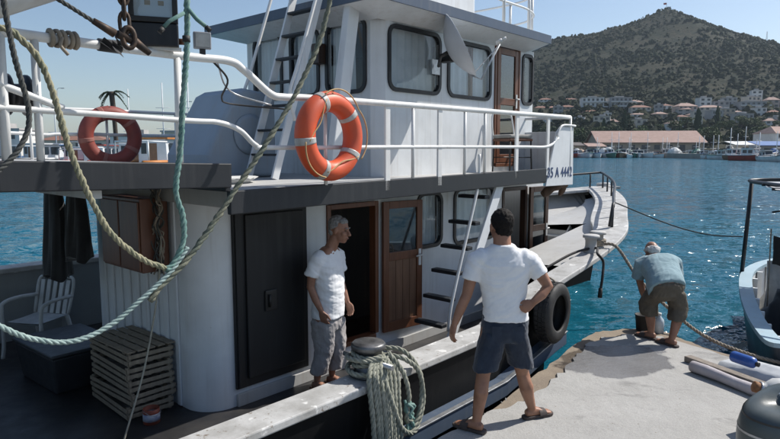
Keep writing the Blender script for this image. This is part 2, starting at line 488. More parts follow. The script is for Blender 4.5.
# newer pale cement poured over the old quay, with its ragged front
pe = rag([(-2.6,.8), (-1.35,2.25), (.40,4.56), (.74,4.95), (1.20,5.25), (1.50,5.62), (1.78,6.02), (2.02,6.42), (2.28,6.82), (2.55,7.08), (2.90,7.20), (3.28,7.16), (3.50,6.72), (4.0,6.0), (5.1,4.8), (7.3,2.5)], 6, .03, 9)
pp = pe + [(8.8, -3.3), (-2.6, -3.3)]
pm = MB(); n = len(pp)
tin = []
for x, y in pp:
    d = Vector((cxq-x, cyq-y)).normalized()*.03
    tin.append((x+d.x, y+d.y, .022))
pm.add(tin, [tuple(reversed(range(n)))])
pm.grid([tin+[tin[0]], [(x, y, -.01) for x, y in pp+[pp[0]]]], smooth=False)
pav = pm.build('pavement', concrete('pale_cement', (.43,.425,.41), (.35,.345,.33), wet_shade=((2.42,6.30),(.70,.50)), crack=False)); tag(pav, kind='structure')

# ---- hill across the bay
RP = [(-400,0),(-207,3),(-89,37),(59,96),(207,150),(252,163),(311,175),(356,187),(385,200),(400,203),(418,196),(460,181),(519,163),(578,148),(682,121),(904,60),(1250,20),(1600,0)]
def ridge(x):
    if x <= RP[0][0]: return 0
    for (a, b), (c, d) in zip(RP, RP[1:]):
        if x <= c: return b + (d-b)*(x-a)/(c-a)
    return 0
def land(x, y):
    if y < 252 and x < 106: return -3
    if y < 128: return -3
    u = (y-295)/605.
    if u <= 0: return 1.0
    if u > 1: u = max(0, 1-(u-1)*.6)
    return 1.0 + ridge(x)*u**1.35
def land_n(x, y):
    h = land(x, y)
    if y > 300:
        k = min(1, (y-300)/200)
        h += k*(7*noise.noise((x*.011, y*.011, 1)) + 3.2*noise.noise((x*.035, y*.035, 4)) + 1.2*noise.noise((x*.1, y*.1, 7)))*min(1, ridge(x)/60)
        if y > 820 and y < 960: h = min(h, land(x, y) + 1.2)
    return h
def hill_mat():
    m, nt, p = nodes_of('dry_hillside')
    v = coords(nt)
    c = mixc(nt, ramp(nt, .38, .62, noise_n(nt, v, .02, 6, .65)), (.058,.051,.034), (.030,.034,.021))
    c = mixc(nt, ramp(nt, .50, .60, noise_n(nt, v, .075, 5, .7)), c, (.015,.022,.014))
    c = mixc(nt, ramp(nt, .64, .72, noise_n(nt, coords(nt, (1, .35, 3)), .06, 6, .7)), c, (.10,.085,.062))
    c = mixc(nt, ramp(nt, .46, .60, noise_n(nt, v, .30, 5, .75)), c, (.016,.022,.012))
    c = mixc(nt, ramp(nt, .62, .70, noise_n(nt, coords(nt, (1, .5, 6)), .16, 5, .7)), c, (.105,.09,.066))
    nt.links.new(c, p.inputs['Base Color']); p.inputs['Roughness'].default_value = .95
    p.inputs['Specular IOR Level'].default_value = .1
    bump(nt, p, noise_n(nt, v, .25, 5), .6, 2.0)
    return m
rows = []
ys = [252.02, 253.4, 275, 294] + [300+9*i for i in range(70)] + [940+40*i for i in range(14)]
xs = [-420+11*i for i in range(150)] + [1240+60*i for i in range(7)]
for y in ys: rows.append([(x, y, -3 if y < 253 else land_n(x, y)) for x in xs])
o = MB().grid(rows).build('hill', hill_mat()); tag(o, kind='structure')
shore_m = mat('far_wharf', (.30,.28,.25), (.2,.19,.17), .2, .9)
o = MB().box(106, 420, 128, 252, -3, 1.0).build('far_wharf', shore_m); tag(o, kind='structure')
# low blue ridges beyond the marina
rows = []
for j, (y, k) in enumerate(((1900, 0), (2300, 1), (2900, .2))):
    rows.append([(x, y, -4 + k*max(0, 62 + 34*noise.noise((x*.0016, 1.7, 0)) + 14*noise.noise((x*.006, 4, 0)) - max(0, (x+200))*.06)) for x in [-3200+60*i for i in range(70)]])
o = MB().grid(rows).build('far_hills', mat('far_hill_scrub', (.07,.075,.05), (.10,.09,.065), .004, .95, spec=.1, bmp=0)); tag(o, kind='structure')

# scrub on the slope: nobody could count it
LEAFM = []
for i, (a, b) in enumerate((((.040,.072,.026),(.072,.11,.040)), ((.022,.042,.020),(.042,.066,.028)), ((.060,.085,.034),(.10,.125,.052)), ((.034,.05,.026),(.068,.078,.04)))):
    mm = mat('foliage_%s' % 'abcd'[i], a, b, 1.1, .8, .1, bmp=0, spec=.25); LEAFM.append(mm)
def blob(mb, c, r, h, rnd):
    vs = []
    for (sz, rr, nn) in ((0, 1.0, 6), (.55, .95, 6), (.95, .45, 5)):
        for k in range(nn):
            a = 2*math.pi*(k+rnd.random()*.6)/nn
            q = r*rr*rnd.uniform(.75, 1.2)
            vs.append((c[0]+q*math.cos(a), c[1]+q*math.sin(a), c[2]+h*sz*rnd.uniform(.85,1.15)))
    fs = []
    for k in range(6):
        l = (k+1) % 6
        fs.append((k, l, 6+l, 6+k))
        fs.append((6+k, 6+l, 12+min(4, l if l < 5 else 0), 12+min(4, k)) if k < 4 else (6+k, 6+l, 12+(0 if l == 0 else 4)))
    fs.append((12,13,14,15,16))
    mb.add(vs, fs)
rnd = random.Random(11)
sb = MB()
cnt = 0
while cnt < 30000:
    y = rnd.uniform(330, 905); x = rnd.uniform(-150, 900)
    if x/y < -.25 or x/y > 1.0: continue
    if noise.noise((x*.012, y*.012, 2)) + .55*noise.noise((x*.04, y*.04, 5)) < rnd.uniform(-.75, .28) - (.35 if y < 480 else 0): continue
    r = rnd.uniform(.6, 1.2) + 2.6*rnd.random()**4*(1.25 if y < 520 else 1)*(1 if y < 840 else .6)
    blob(sb, (x, y, land_n(x, y)-.5), r, r*rnd.uniform(1.1, 1.7), rnd); cnt += 1
o = sb.build('hillside_scrub', mat('scrub_foliage', (.011,.018,.008), (.040,.046,.021), .05, .9, spec=.15, bmp=0)); tag(o, 'dark scrub scattered over the dry hillside', 'scrub', kind='stuff')

# ---- trees of the far shore (a few crown shapes, each copy a tree of its own)
def leafy(mb, c, rx, rz, nl, rnd, size):
    """leaf clumps spread through an uneven crown"""
    lobes = [(Vector((rnd.uniform(-.55,.55)*rx, rnd.uniform(-.55,.55)*rx, rnd.uniform(-.5,.6)*rz)), rnd.uniform(.4,.65)) for _ in range(7)]
    for _ in range(nl):
        lc, lr = rnd.choice(lobes)
        d = Vector((rnd.gauss(0,1), rnd.gauss(0,1), rnd.gauss(0,1))).normalized()*(rnd.random()**.4)
        q = Vector(c) + lc + Vector((d.x*rx*lr, d.y*rx*lr, d.z*rz*lr))
        a = Vector((rnd.gauss(0,1), rnd.gauss(0,1), rnd.gauss(0,1))).normalized(); b = a.orthogonal().normalized(); w = a.cross(b)
        s = size*rnd.uniform(.6, 1.3)
        mb.add([q+b*s, q-b*s*.6+w*s*.7, q-b*s*.6-w*s*.7, q+a*s*.5], [(0,1,2),(0,3,1),(1,3,2),(2,3,0)])
TREE = []
trunkm = mat('tree_bark', (.075,.055,.04), (.05,.038,.03), 3, .9)
for i in range(5):
    rnd = random.Random(40+i)
    cm = MB(); tm = MB()
    if i == 4:       # cypress
        for k in range(420):
            z = rnd.random()**.85
            r = .085*math.sin(math.pi*min(1, (z*.92+.06)))**.7*rnd.random()**.5
            a = rnd.uniform(0, 6.283)
            q = Vector((r*math.cos(a), r*math.sin(a), .06+z*.94)); s = .026*rnd.uniform(.6,1.3)
            cm.add([q+Vector((s,0,-s)), q+Vector((-s*.6,s*.7,0)), q+Vector((-s*.6,-s*.7,0)), q+Vector((0,0,s*2))], [(0,1,2),(0,3,1),(1,3,2),(2,3,0)])
        tm.tube([(0,0,0),(0,0,.3)], [.016,.01], 6)
    else:
        leafy(cm, (0,0,.62), .40+.05*(i % 2), .34, 430, rnd, .052)
        tm.tube([(0,0,-.05),(.01,0,.2),(-.01,.01,.45)], [.035,.025,.014], 6)
        for k in range(4):
            a = k*1.57+rnd.random()
            tm.tube([(0,0,.28),(.12*math.cos(a),.12*math.sin(a),.45),(.22*math.cos(a),.22*math.sin(a),.62)], [.016,.011,.006], 5)
    TREE.append((cm.mesh('crown'), tm.mesh('trunk')))
    TREE[-1][1].materials.append(trunkm); TREE[-1][0].materials.append(LEAFM[1 if i == 4 else i % 4])
treeno = [0]
def tree(x, y, h, kind, wide=1.0, label=None, group='trees along the far shore'):
    z = land(x, y)
    o = empty('cypress_tree' if kind == 4 else 'broadleaf_tree', (x, y, z-.1), random.uniform(0, 6.28), label, 'tree', group)
    o.scale = (h*wide, h*wide, h)
    link('trunk', TREE[kind][1], None, o); link('crown', TREE[kind][0], None, o)
    return o
# px-free list: X, Y, height, kind, width factor
TL = []
rnd = random.Random(5)
def place_row(x0, x1, ny, y0, y1, h0, h1, step):
    x = x0
    while x < x1:
        y = rnd.uniform(y0, y1)
        TL.append((x, y, rnd.uniform(h0, h1), rnd.choice((0,1,2,3)), rnd.uniform(.95,1.35)))
        x += step*rnd.uniform(.7, 1.3)
place_row(66, 95, 0, 300, 318, 8, 12, 6.5)
place_row(84, 128, 0, 330, 352, 9, 14, 8)
place_row(96, 215, 0, 318, 336, 9, 13.5, 9)
place_row(110, 250, 0, 372, 392, 8, 13, 11)
place_row(185, 262, 0, 300, 330, 8, 12, 10)
for x, y, h in ((142,372,17),(147,378,14),(183,365,18),(209,392,16),(118,400,15),(255,400,15),(122,350,14)): TL.append((x, y, h, 4, 1.25))
TL.sort(key=lambda t: t[0]/t[1])
ORD = ['first','second','third','fourth','fifth','sixth','seventh','eighth','ninth','tenth','eleventh','twelfth','thirteenth','fourteenth','fifteenth','sixteenth','seventeenth','eighteenth','nineteenth','twentieth']
TENS = ['','','twenty','thirty','forty','fifty','sixty']
def ordw(i):
    if i < 20: return ORD[i]
    t, u = divmod(i+1, 10)
    return ['','','twentieth','thirtieth','fortieth','fiftieth','sixtieth'][t] if u == 0 else TENS[t] + '-' + ORD[u-1]
cy = br = 0
for t in TL:
    if t[3] == 4:
        lab = 'dark narrow cypress in the hillside town, %s cypress from the left' % ordw(cy); cy += 1
    else:
        lab = '%s green tree behind the far shore, %s leafy tree from the left' % ('tall' if t[2] > 11 else 'low', ordw(br)); br += 1
    tree(*t[:4], wide=t[4], label=lab, group='cypresses of the hillside town' if t[3] == 4 else 'trees along the far shore')

# ---- houses of the town
WIN = MB().box(-.5, .5, -.06, .02, 0, 1).mesh('window'); WIN.materials.append(mat('dark_house_window', (.05,.06,.07), (.09,.10,.11), .5, .25, bmp=0))
def housem(name, c): return mat(name, c, tuple(x*.85 for x in c), .4, .9, bmp=0)
HM = dict(white=housem('house_white', (.72,.71,.68)), cream=housem('house_cream', (.62,.56,.47)), grey=housem('house_grey', (.36,.36,.36)), pink=housem('house_pink', (.55,.42,.36)), tan=housem('house_tan', (.45,.38,.30)))
RM = dict(red=mat('clay_roof_red', (.25,.125,.09), (.19,.10,.075), .6, .9, bmp=0), flat=mat('flat_roof', (.42,.41,.40), (.34,.33,.32), .4, .9, bmp=0), pinkish=mat('faded_clay_roof', (.37,.255,.215), (.30,.20,.165), .5, .9, bmp=0))
def house(x, y, z, w, h, wallc, roofc, storeys, label, d=None, rz=0.0):
    d = d or max(7, w*.7)
    o = empty('town_house', (x, y+d/2, z), rz, label, 'house', 'houses of the hillside town')
    flat = roofc == 'flat'
    wh = h if flat else h*.74
    MB().box(-w/2, w/2, -d/2, d/2, -3, wh).build('wall', HM[wallc], o)
    if flat:
        rm = MB().box(-w/2-.25, w/2+.25, -d/2-.25, d/2+.25, wh, wh+.35)
        rm.box(-w/6, w/5, -d/6, d/4, wh+.35, wh+1.6)
        rm.build('roof', RM['flat'], o)
    else:
        e = .5; q = w*.28
        vs = [(-w/2-e,-d/2-e,wh-.1),(w/2+e,-d/2-e,wh-.1),(w/2+e,d/2+e,wh-.1),(-w/2-e,d/2+e,wh-.1),(-w/2+q,0,h),(w/2-q,0,h)]
        rf = MB().add(vs, [(0,1,5,4),(1,2,5),(2,3,4,5),(3,0,4),(3,2,1,0)]).build('roof', RM[roofc], o)
        MB().box(w*.1, w*.1+.7, .2, .9, h*.8, h+.7).build('chimney', HM['cream'], rf)
    cols = max(2, int(w/3.3)); sh = wh/storeys
    for s in range(storeys):
        for c in range(cols):
            wx = -w/2 + w*(c+.5)/cols
            q = link('window', WIN, None, o); q.location = (wx, -d/2, s*sh + sh*.3)
            q.scale = (w/cols*.5, 1, sh*.5)
            if s and wallc in ('white', 'grey') and c % 2 == 0 and w > 12:
                MB().box(wx-w/cols*.45, wx+w/cols*1.4, -d/2-1.0, -d/2, s*sh-.12, s*sh+.75).build('balcony', HM['white'], o)
    return o
HL = [
 (167,504,33.2,17.4,11.6,'white','flat',3,'three-storey white apartment block with flat roof, highest on the slope'),
 (187,498,33.6,17.2,10.7,'grey','flat',3,'three-storey grey block with balconies beside the white apartment block'),
 (196,479,30.1,15.0,7.1,'cream','red',2,'wide cream house with red roof right below the grey block'),
 (224,463,28.4,14.5,9.2,'pink','pinkish',2,'tall pink house with faded roof above the middle of the long shed'),
 (253,494,37.3,9.8,6.5,'white','flat',2,'small white flat-roofed house peeping over a wide pink-roofed one'),
 (242,462,29.1,16.0,6.9,'cream','pinkish',2,'wide cream house with faded pink roof above the shed gable'),
 (273,493,38.0,10.6,5.7,'grey','flat',2,'small grey flat-roofed house under the radio mast, upper row'),
 (289,490,37.8,11.3,6.5,'cream','flat',2,'cream flat-roofed house of the upper row behind a long grey one'),
 (279,471,32.7,18.6,6.2,'grey','flat',2,'longest grey flat-roofed house of the town near the picture edge'),
 (296,475,34.4,9.4,8.6,'pink','pinkish',2,'pink two-storey house at the right edge of the upper row'),
 (236,408,17.4,11.4,8.7,'grey','flat',2,'grey concrete house low on the slope behind the shore trees'),
 (129,524,33.6,10.4,6.0,'pink','red',2,'red-roofed pink house just right of the wheelhouse, first in its row'),
 (138,517,33.1,9.4,6.0,'cream','red',2,'red-roofed cream house, second in the row beside the wheelhouse'),
 (149,515,33.8,11.0,5.9,'tan','red',2,'red-roofed tan house, third in the row beside the wheelhouse'),
 (157,477,26.9,12.6,6.3,'tan','red',2,'tan house with red roof directly below the white apartment block'),
 (163,458,23.7,5.3,6.0,'white','flat',2,'narrow white house like a small tower among the trees'),
 (188,462,26.1,12.2,3.8,'white','pinkish',1,'low white bungalow with faded roof below the cream house'),
 (210,440,22.9,8.0,4.3,'cream','red',1,'small cream bungalow with red roof under the tall pink house'),
 (222,446,24.6,8.8,4.4,'pink','pinkish',1,'small pink bungalow half hidden by trees above the shed roof'),
 (200,453,25.0,9.0,5.2,'tan','pinkish',1,'tan bungalow with faded roof left of the tall pink house'),
 (268,444,25.9,8.0,6.6,'white','flat',2,'white box-shaped house below the longest grey house'),
 (275,438,24.9,7.2,5.8,'cream','red',2,'cream red-roofed house at the right edge, lower row'),
 (153,447,21.1,9.6,4.4,'white','flat',1,'single-storey white house low among trees left of the cypresses'),
 (246,448,26.1,11.1,5.9,'tan','flat',2,'tan flat-roofed house behind the grey concrete house'),
 (144,569,44.5,11.2,5.6,'white','red',2,'white red-roofed house alone at the foot of the hill scrub'),
 (164,558,44.5,12.0,4.6,'cream','red',1,'cream red-roofed bungalow highest above the white apartment block'),
 (219,488,33.8,9.6,4.8,'white','red',1,'white bungalow with red roof behind the tall pink house'),
]
rnd = random.Random(3)
for h in HL: house(*h, rz=rnd.uniform(-.25, .25))
rnd = random.Random(64)
EX = []
for k in range(18):
    y = rnd.choice((398, 418, 436, 456, 478, 500)) + rnd.uniform(-6, 6); x = y*(.25 + .40*(k+.5)/18) + rnd.uniform(-4, 4)
    EX.append((x, y))
for k, (x, y) in enumerate(EX):
    wc = rnd.choice(('white','white','cream','grey')); st_ = rnd.choice((1, 2, 2, 3))
    house(x, y, land(x, y), rnd.uniform(6, 11), 3.1*st_ + .4, wc, rnd.choice(('flat','flat','pinkish')), st_, '%s small %s town house among the trees, %s of them from the left' % (('one-storey','two-storey','three-storey')[st_-1], wc, ordw(k)), rz=rnd.uniform(-.4, .4))
house(152, 236, 1.0, 9, 10.5, 'white', 'pinkish', 3, 'tall white waterfront house at the right edge of the picture', d=12, rz=.15)

# long shed with a pink tiled roof
sh = empty('long_shed', (91.5, 268, 1.0), R(-7), 'long low shed with faded pink roof on the far waterfront', 'shed')
L_, D_, H_, T_ = 44, 26, 4.6, 9.6
w = MB().box(0, L_, 0, D_, 0, H_)
w.add([(0,0,H_),(0,D_,H_),(0,D_/2,T_-.3),(L_,0,H_),(L_,D_,H_),(L_,D_/2,T_-.3)], [(0,1,2),(3,5,4)])
w.build('wall', HM['tan'], sh)
for nm, y0, y1 in (('roof', -1.0, D_/2), ('roof', D_+1.0, D_/2)):
    z0 = H_-.35; z1 = T_
    MB().add([(-1,y0,z0),(L_+1,y0,z0),(L_+1,y1,z1),(-1,y1,z1),(-1,y0,z0+.3),(L_+1,y0,z0+.3),(L_+1,y1,z1+.3),(-1,y1,z1+.3)], [(0,1,2,3),(4,7,6,5),(0,4,5,1),(1,5,6,2),(2,6,7,3),(3,7,4,0)]).build(nm, RM['pinkish'], sh)
for k in range(8):
    MB().box(2.5+k*5.2, 4.9+k*5.2, -.08, .05, 1.5 if k % 3 else 0, 3.5).build('window' if k % 3 else 'door', WIN.materials[0], sh)
# awnings and small waterfront sheds
def lean_to(x, y, w_, d_, h_, wc, rc, label):
    o = empty('waterfront_hut', (x, y, 1.0), 0, label, 'hut', 'huts on the far waterfront')
    MB().box(0, w_, .8, d_, 0, h_).build('wall', wc, o)
    MB().add([(-.5,-.6,h_-.2),(w_+.5,-.6,h_-.2),(w_+.5,d_+.3,h_+1.2),(-.5,d_+.3,h_+1.2),(-.5,-.6,h_),(w_+.5,-.6,h_),(w_+.5,d_+.3,h_+1.4),(-.5,d_+.3,h_+1.4)], [(0,3,2,1),(4,5,6,7),(0,1,5,4),(1,2,6,5),(2,3,7,6),(3,0,4,7)]).build('roof', rc, o)
    MB().box(w_*.2, w_*.45, .72, .85, 0, h_*.7).build('door', WIN.materials[0], o)
    for px in (0, w_):
        MB().tube([(px,-.3,0),(px,-.3,h_-.1)], .08, 6).build('post', HM['grey'], o)
dark_roof = mat('dark_tin_roof', (.09,.08,.075), (.14,.12,.11), .5, .8, bmp=0)
lean_to(62, 262, 10, 8, 3.0, HM['grey'], dark_roof, 'dark low hut beside the registration board on the far shore')
lean_to(74, 261, 9, 7, 3.2, HM['cream'], dark_roof, 'cream hut with dark roof left of the long shed')
lean_to(84, 258, 7, 6, 2.8, HM['grey'], RM['pinkish'], 'small grey hut touching the left end of the long shed')
tarp_b = mat('blue_tarpaulin', (.03,.10,.30), (.05,.14,.34), 1, .6, bmp=0); tarp_w = mat('white_awning', (.72,.72,.70), None, 1, .8, bmp=0)
lean_to(128, 226, 14, 7, 3.2, HM['cream'], tarp_w, 'white awning shelter right of the shed gable')
lean_to(121, 200, 10, 6, 2.8, HM['grey'], tarp_b, 'blue tarpaulin shelter at the right end of the waterfront')
# flag on the summit and the lattice mast on the ridge
f = empty('summit_flagpole', (397, 900, 203), 0, 'tiny flag on a pole at the hill summit', 'flagpole')
MB().tube([(0,0,-1),(0,0,9)], [.35,.2], 6).build('pole', HM['grey'], f)
MB().grid([[(0,0,9),(-1.5,.3,9.1),(-3,-.1,8.7),(-4.4,.2,8.9)],[(0,0,6.4),(-1.5,.3,6.5),(-3,-.1,6.1),(-4.4,.2,6.3)]]).build('flag', mat('flag_red', (.5,.04,.03), None, 1, .8, bmp=0), f)
MB().box(1.5, 6, -1, 3, -2, 3.4).build('shelter', HM['grey'], f)
f = empty('radio_mast', (544, 900, 155), 0, 'thin lattice radio mast on the falling ridge', 'mast')
lm = MB()
for a in range(3):
    c, s = math.cos(a*2.094), math.sin(a*2.094)
    lm.tube([(1.6*c,1.6*s,-2),(.3*c,.3*s,17)], .16, 4)
lm.build('tower', HM['grey'], f)
lm = MB()
for k in range(9):
    z = k*1.8; r = 1.6-1.3*(z+2)/19
    pts = [(r*math.cos(a*2.094), r*math.sin(a*2.094), z) for a in range(3)]
    for a in range(3): lm.tube([pts[a], pts[(a+1) % 3]], .1, 4)
lm.build('bracing', HM['grey'], f)

# ---- small boats across the water
BM = dict(white=mat('boat_white', (.74,.75,.75), (.62,.63,.63), 1, .5, bmp=0), blue=mat('boat_blue', (.04,.13,.33), None, 1, .5, bmp=0), dark=mat('boat_dark', (.03,.035,.045), None, 1, .5, bmp=0), red=mat('boat_red', (.40,.06,.04), None, 1, .5, bmp=0), green=mat('boat_green', (.05,.18,.14), None, 1, .5, bmp=0), wood=mat('boat_wood', (.28,.16,.09), None, 1, .6, bmp=0), pane=mat('boat_pane', (.03,.045,.06), None, 1, .15, bmp=0), orange=mat('boat_orange', (.6,.22,.05), None, 1, .6, bmp=0))
def boat_hull(L, B, H):
    rows = []
    for i in range(9):
        t = i/8; x = (t-.5)*L
        b = B/2*(1-max(0, (t-.45)/.55)**2.2)*(.82+.18*min(1, t*4)); z = H*(1+.45*max(0, t-.4)**1.5*2)
        b = max(b, .02)
        rows.append([(x, -b, z), (x-.02*L*t, -b*.86, H*.35), (x-.05*L*t, -b*.45, -.35), (x-.05*L*t, b*.45, -.35), (x-.02*L*t, b*.86, H*.35), (x, b, z)])
    mb = MB().grid(rows, True)
    mb.add([r for r in rows[0]], [(0,1,2,3,4,5)])
    for i in range(8):
        a, b = rows[i], rows[i+1]
        dz = H*.25
        mb.add([(a[0][0],a[0][1]*.93,a[0][2]-dz), (b[0][0],b[0][1]*.93,b[0][2]-dz), (b[5][0],b[5][1]*.93,b[5][2]-dz), (a[5][0],a[5][1]*.93,a[5][2]-dz)], [(0,1,2,3)])
    return mb
def far_boat(x, y, L, hullc, trimc, cabin, mast, rz, label, group):
    o = empty('moored_boat', (x, y, SEA), rz, label, 'boat', group)
    B = L*.33; H = L*.13
    boat_hull(L, B, H).build('hull', BM[hullc], o)
    st = MB()
    for s in (-1, 1):
        st.tube([((t/8-.5)*L, s*B/2*(1-max(0, (t/8-.45)/.55)**2.2)*(.82+.18*min(1, t/2)), H*(1+.9*max(0, t/8-.4)**1.5)) for t in range(9)], L*.012, 4)
    st.build('gunwale', BM[trimc], o)
    if cabin:
        cl = L*.30; ch = L*.17; z0 = H*.8
        x0 = -L*.22
        cm_ = MB().tube([(x0-L*.20,-B*.36,H),(x0-L*.20,-B*.36,H+ch*.75),(x0-L*.20,B*.36,H+ch*.75),(x0-L*.20,B*.36,H)], L*.006, 6); cm_.tube([(x0-L*.20,-B*.36,H+ch*.75),(x0,-B*.33,z0+ch*.9)], L*.005, 6).tube([(x0-L*.20,B*.36,H+ch*.75),(x0,B*.33,z0+ch*.9)], L*.005, 6); cm_.build('canopy_frame', BM['white'], o)
        c = MB().add([(x0,-B*.33,z0),(x0+cl*1.15,-B*.30,z0),(x0+cl*1.15,B*.30,z0),(x0,B*.33,z0),(x0,-B*.30,z0+ch),(x0+cl*.85,-B*.27,z0+ch),(x0+cl*.85,B*.27,z0+ch),(x0,B*.30,z0+ch)], [(0,3,2,1),(4,5,6,7),(0,1,5,4),(1,2,6,5),(2,3,7,6),(3,0,4,7)])
        c.build('cabin', BM['white'], o)
        MB().box(x0-.02, x0+.03, -B*.10, B*.10, z0, z0+ch*.85).build('cabin_door', BM['wood'], o)
        MB().box(x0-.02, x0+.03, B*.14, B*.26, z0+ch*.45, z0+ch*.85).build('window', BM['pane'], o)
        MB().box(x0-.1, x0+cl*.95, -B*.36, B*.36, z0+ch, z0+ch+L*.012).build('cabin_roof', BM[trimc], o)
        for s in (-1, 1):
            for k in range(2):
                xx = x0+cl*(.1+.4*k)
                MB().box(xx, xx+cl*.3, s*B*.318-.02, s*B*.318+.02, z0+ch*.42, z0+ch*.85).build('window', BM['pane'], o)
        MB().add([(x0+cl*1.06,-B*.25,z0+ch*.4),(x0+cl*.91,-B*.24,z0+ch*.92),(x0+cl*.91,B*.24,z0+ch*.92),(x0+cl*1.06,B*.25,z0+ch*.4)], [(0,1,2,3)]).build('windscreen', BM['pane'], o)
    if mast:
        mm = MB().tube([(L*.12,0,H*.5),(L*.12,0,mast)], [.13,.09], 6)
        for q in (.45, .7): mm.tube([(L*.12,-B*.28,mast*q),(L*.12,B*.28,mast*q)], .05, 5)
        mm.build('mast', BM['white'], o)
    return o
rnd = random.Random(21)
cols = ['white','blue','white','white','dark','white','white','green','white','red','white','wood']
shore = []
for i in range(46):
    t = i/45
    if t < .62: x = 62 + (t/.62)*52; y = 243 - 4*t + rnd.uniform(-3, 3)
    else:
        u = (t-.62)/.38; x = 112 - 12*u; y = 226 - 76*u + rnd.uniform(-3, 3)
    shore.append((x, y))
shore.sort(key=lambda p: p[0]/p[1])
cn = {'white':'white','blue':'blue','dark':'black','green':'green','red':'red','wood':'brown wooden'}
for i, (x, y) in enumerate(shore):
    hc = rnd.choice(cols); tc = rnd.choice(cols); cb = rnd.random() < .8; ms = rnd.choice((0,0,6,8,10))
    far_boat(x, y, rnd.uniform(7.5, 12.5), hc, tc, cb, ms, rnd.uniform(-2.2, -.9), 'small %s boat %s, %s from the left of the far waterfront row' % (cn[hc], 'with cabin' if cb else 'without cabin', ordw(i)), 'boats moored along the far waterfront')
# gear heaped on the far wharf
gearm = [tarp_b, BM['orange'], tarp_w, BM['green'], BM['dark'], BM['wood']]
gname = ['blue tarpaulin', 'orange', 'white', 'green', 'dark', 'brown']
rnd = random.Random(77); gp = []
for i in range(22):
    t = i/21
    gp.append((64 + 60*t + rnd.uniform(-1.2, 1.2), 253.5 + rnd.uniform(0, 3)) if t < .7 else (108 + rnd.uniform(0, 4), 236 - 70*(t-.7)/.3))
gp.sort(key=lambda p: p[0]/p[1])
for i, (x, y) in enumerate(gp):
    k = rnd.randrange(6); w_ = rnd.uniform(1.4, 3.2); h_ = rnd.uniform(1.2, 2.6)
    rows = []
    for a in range(6):
        v = a/5; rows.append([(w_*(1-v*v*.75)*math.cos(q)*rnd.uniform(.85,1.1), w_*.7*(1-v*v*.75)*math.sin(q)*rnd.uniform(.85,1.1), h_*v*rnd.uniform(.92,1.05)) for q in [2*math.pi*j/10 for j in range(10)]])
    mb = MB().grid(rows, False, closed=True); mb.add(rows[-1], [tuple(range(10))])
    o = mb.build('gear_heap', gearm[k]); o.location = (x, y, 1.0)
    tag(o, '%s heap of fishing gear on the far wharf, %s heap from the left' % (gname[k], ordw(i)), 'gear heap', 'gear heaps on the far wharf')
# marina behind the aft deck
ML = [(-49,88,14.0,'dark','white',1,0,1.2,'dark-hulled cabin boat at the far left of the marina'), (-43,84,12.2,'red','white',1,6,1.9,'red-hulled boat left of the faded lifebuoy'), (-37,80,13.1,'white','red',1,0,1.4,'white cabin boat with red trim seen through the faded lifebuoy'),
 (-27,66,14.0,'white','white',1,0,1.75,'white cabin cruiser just right of the faded lifebuoy'), (-22,62,14.9,'white','orange',1,6,1.3,'white cabin boat with orange roof beside the green rope'), (-27.5,92,14.0,'blue','white',1,0,1.5,'blue-hulled boat behind the green rope'), (-19.5,72,12.2,'blue','blue',1,0,1.7,'blue boat next to the grey engine casing'),
 (-62,112,14.3,'white','blue',1,14,1.6,'white sailing boat with tall mast at the left edge'), (-52,120,14.3,'white','white',1,15,1.4,'white sailing boat with tall mast above the faded lifebuoy'), (-44,118,14.3,'white','blue',1,16,1.7,'white sailing boat with tall mast right of the faded lifebuoy'), (-36,108,13.0,'white','dark',1,15,1.5,'white sailing boat with thin mast left of the green rope'), (-34,118,13.0,'white','white',1,13,1.5,'white sailing boat with mast between green rope and casing')]
for m_ in ML: far_boat(*m_, 'boats in the marina behind the aft deck')
o = MB().box(-260, -22, 138, 150, -3, .9).build('breakwater', shore_m); tag(o, kind='structure')
HB = [(-92,12,6,'white','flat'),(-74,16,5,'cream','red'),(-60,10,4.5,'white','flat'),(-46,14,5.5,'cream','flat'),(-33,9,4,'white','red')]
for i, (x, w_, h_, a, b) in enumerate(HB):
    o = house(x, 142, .9, w_, h_, a, b, 2 if h_ > 5 else 1, '%s marina building, %s from the left on the breakwater' % ('white' if a == 'white' else 'cream', ordw(i)), d=7)
    o['group'] = 'marina buildings'
def lamp_post(x, y, h, label):
    o = empty('street_lamp', (x, y, .9), 0, label, 'lamp post', 'lamp posts of the marina')
    MB().tube([(0,0,0),(0,0,h)], [.11,.06], 6).build('pole', HM['grey'], o)
    MB().tube(crv([(0,0,h),(.3,0,h+.35),(1.1,0,h+.4)], 4), .05, 5).build('arm', HM['grey'], o)
    MB().box(.9, 1.7, -.16, .16, h+.28, h+.42).build('lamp_head', HM['grey'], o)
lamp_post(-76, 141, 15, 'tall grey street lamp left of the faded lifebuoy'); lamp_post(-47, 141, 12, 'grey street lamp between faded lifebuoy and green rope'); lamp_post(-34, 141, 14, 'grey street lamp beside the grey casing')
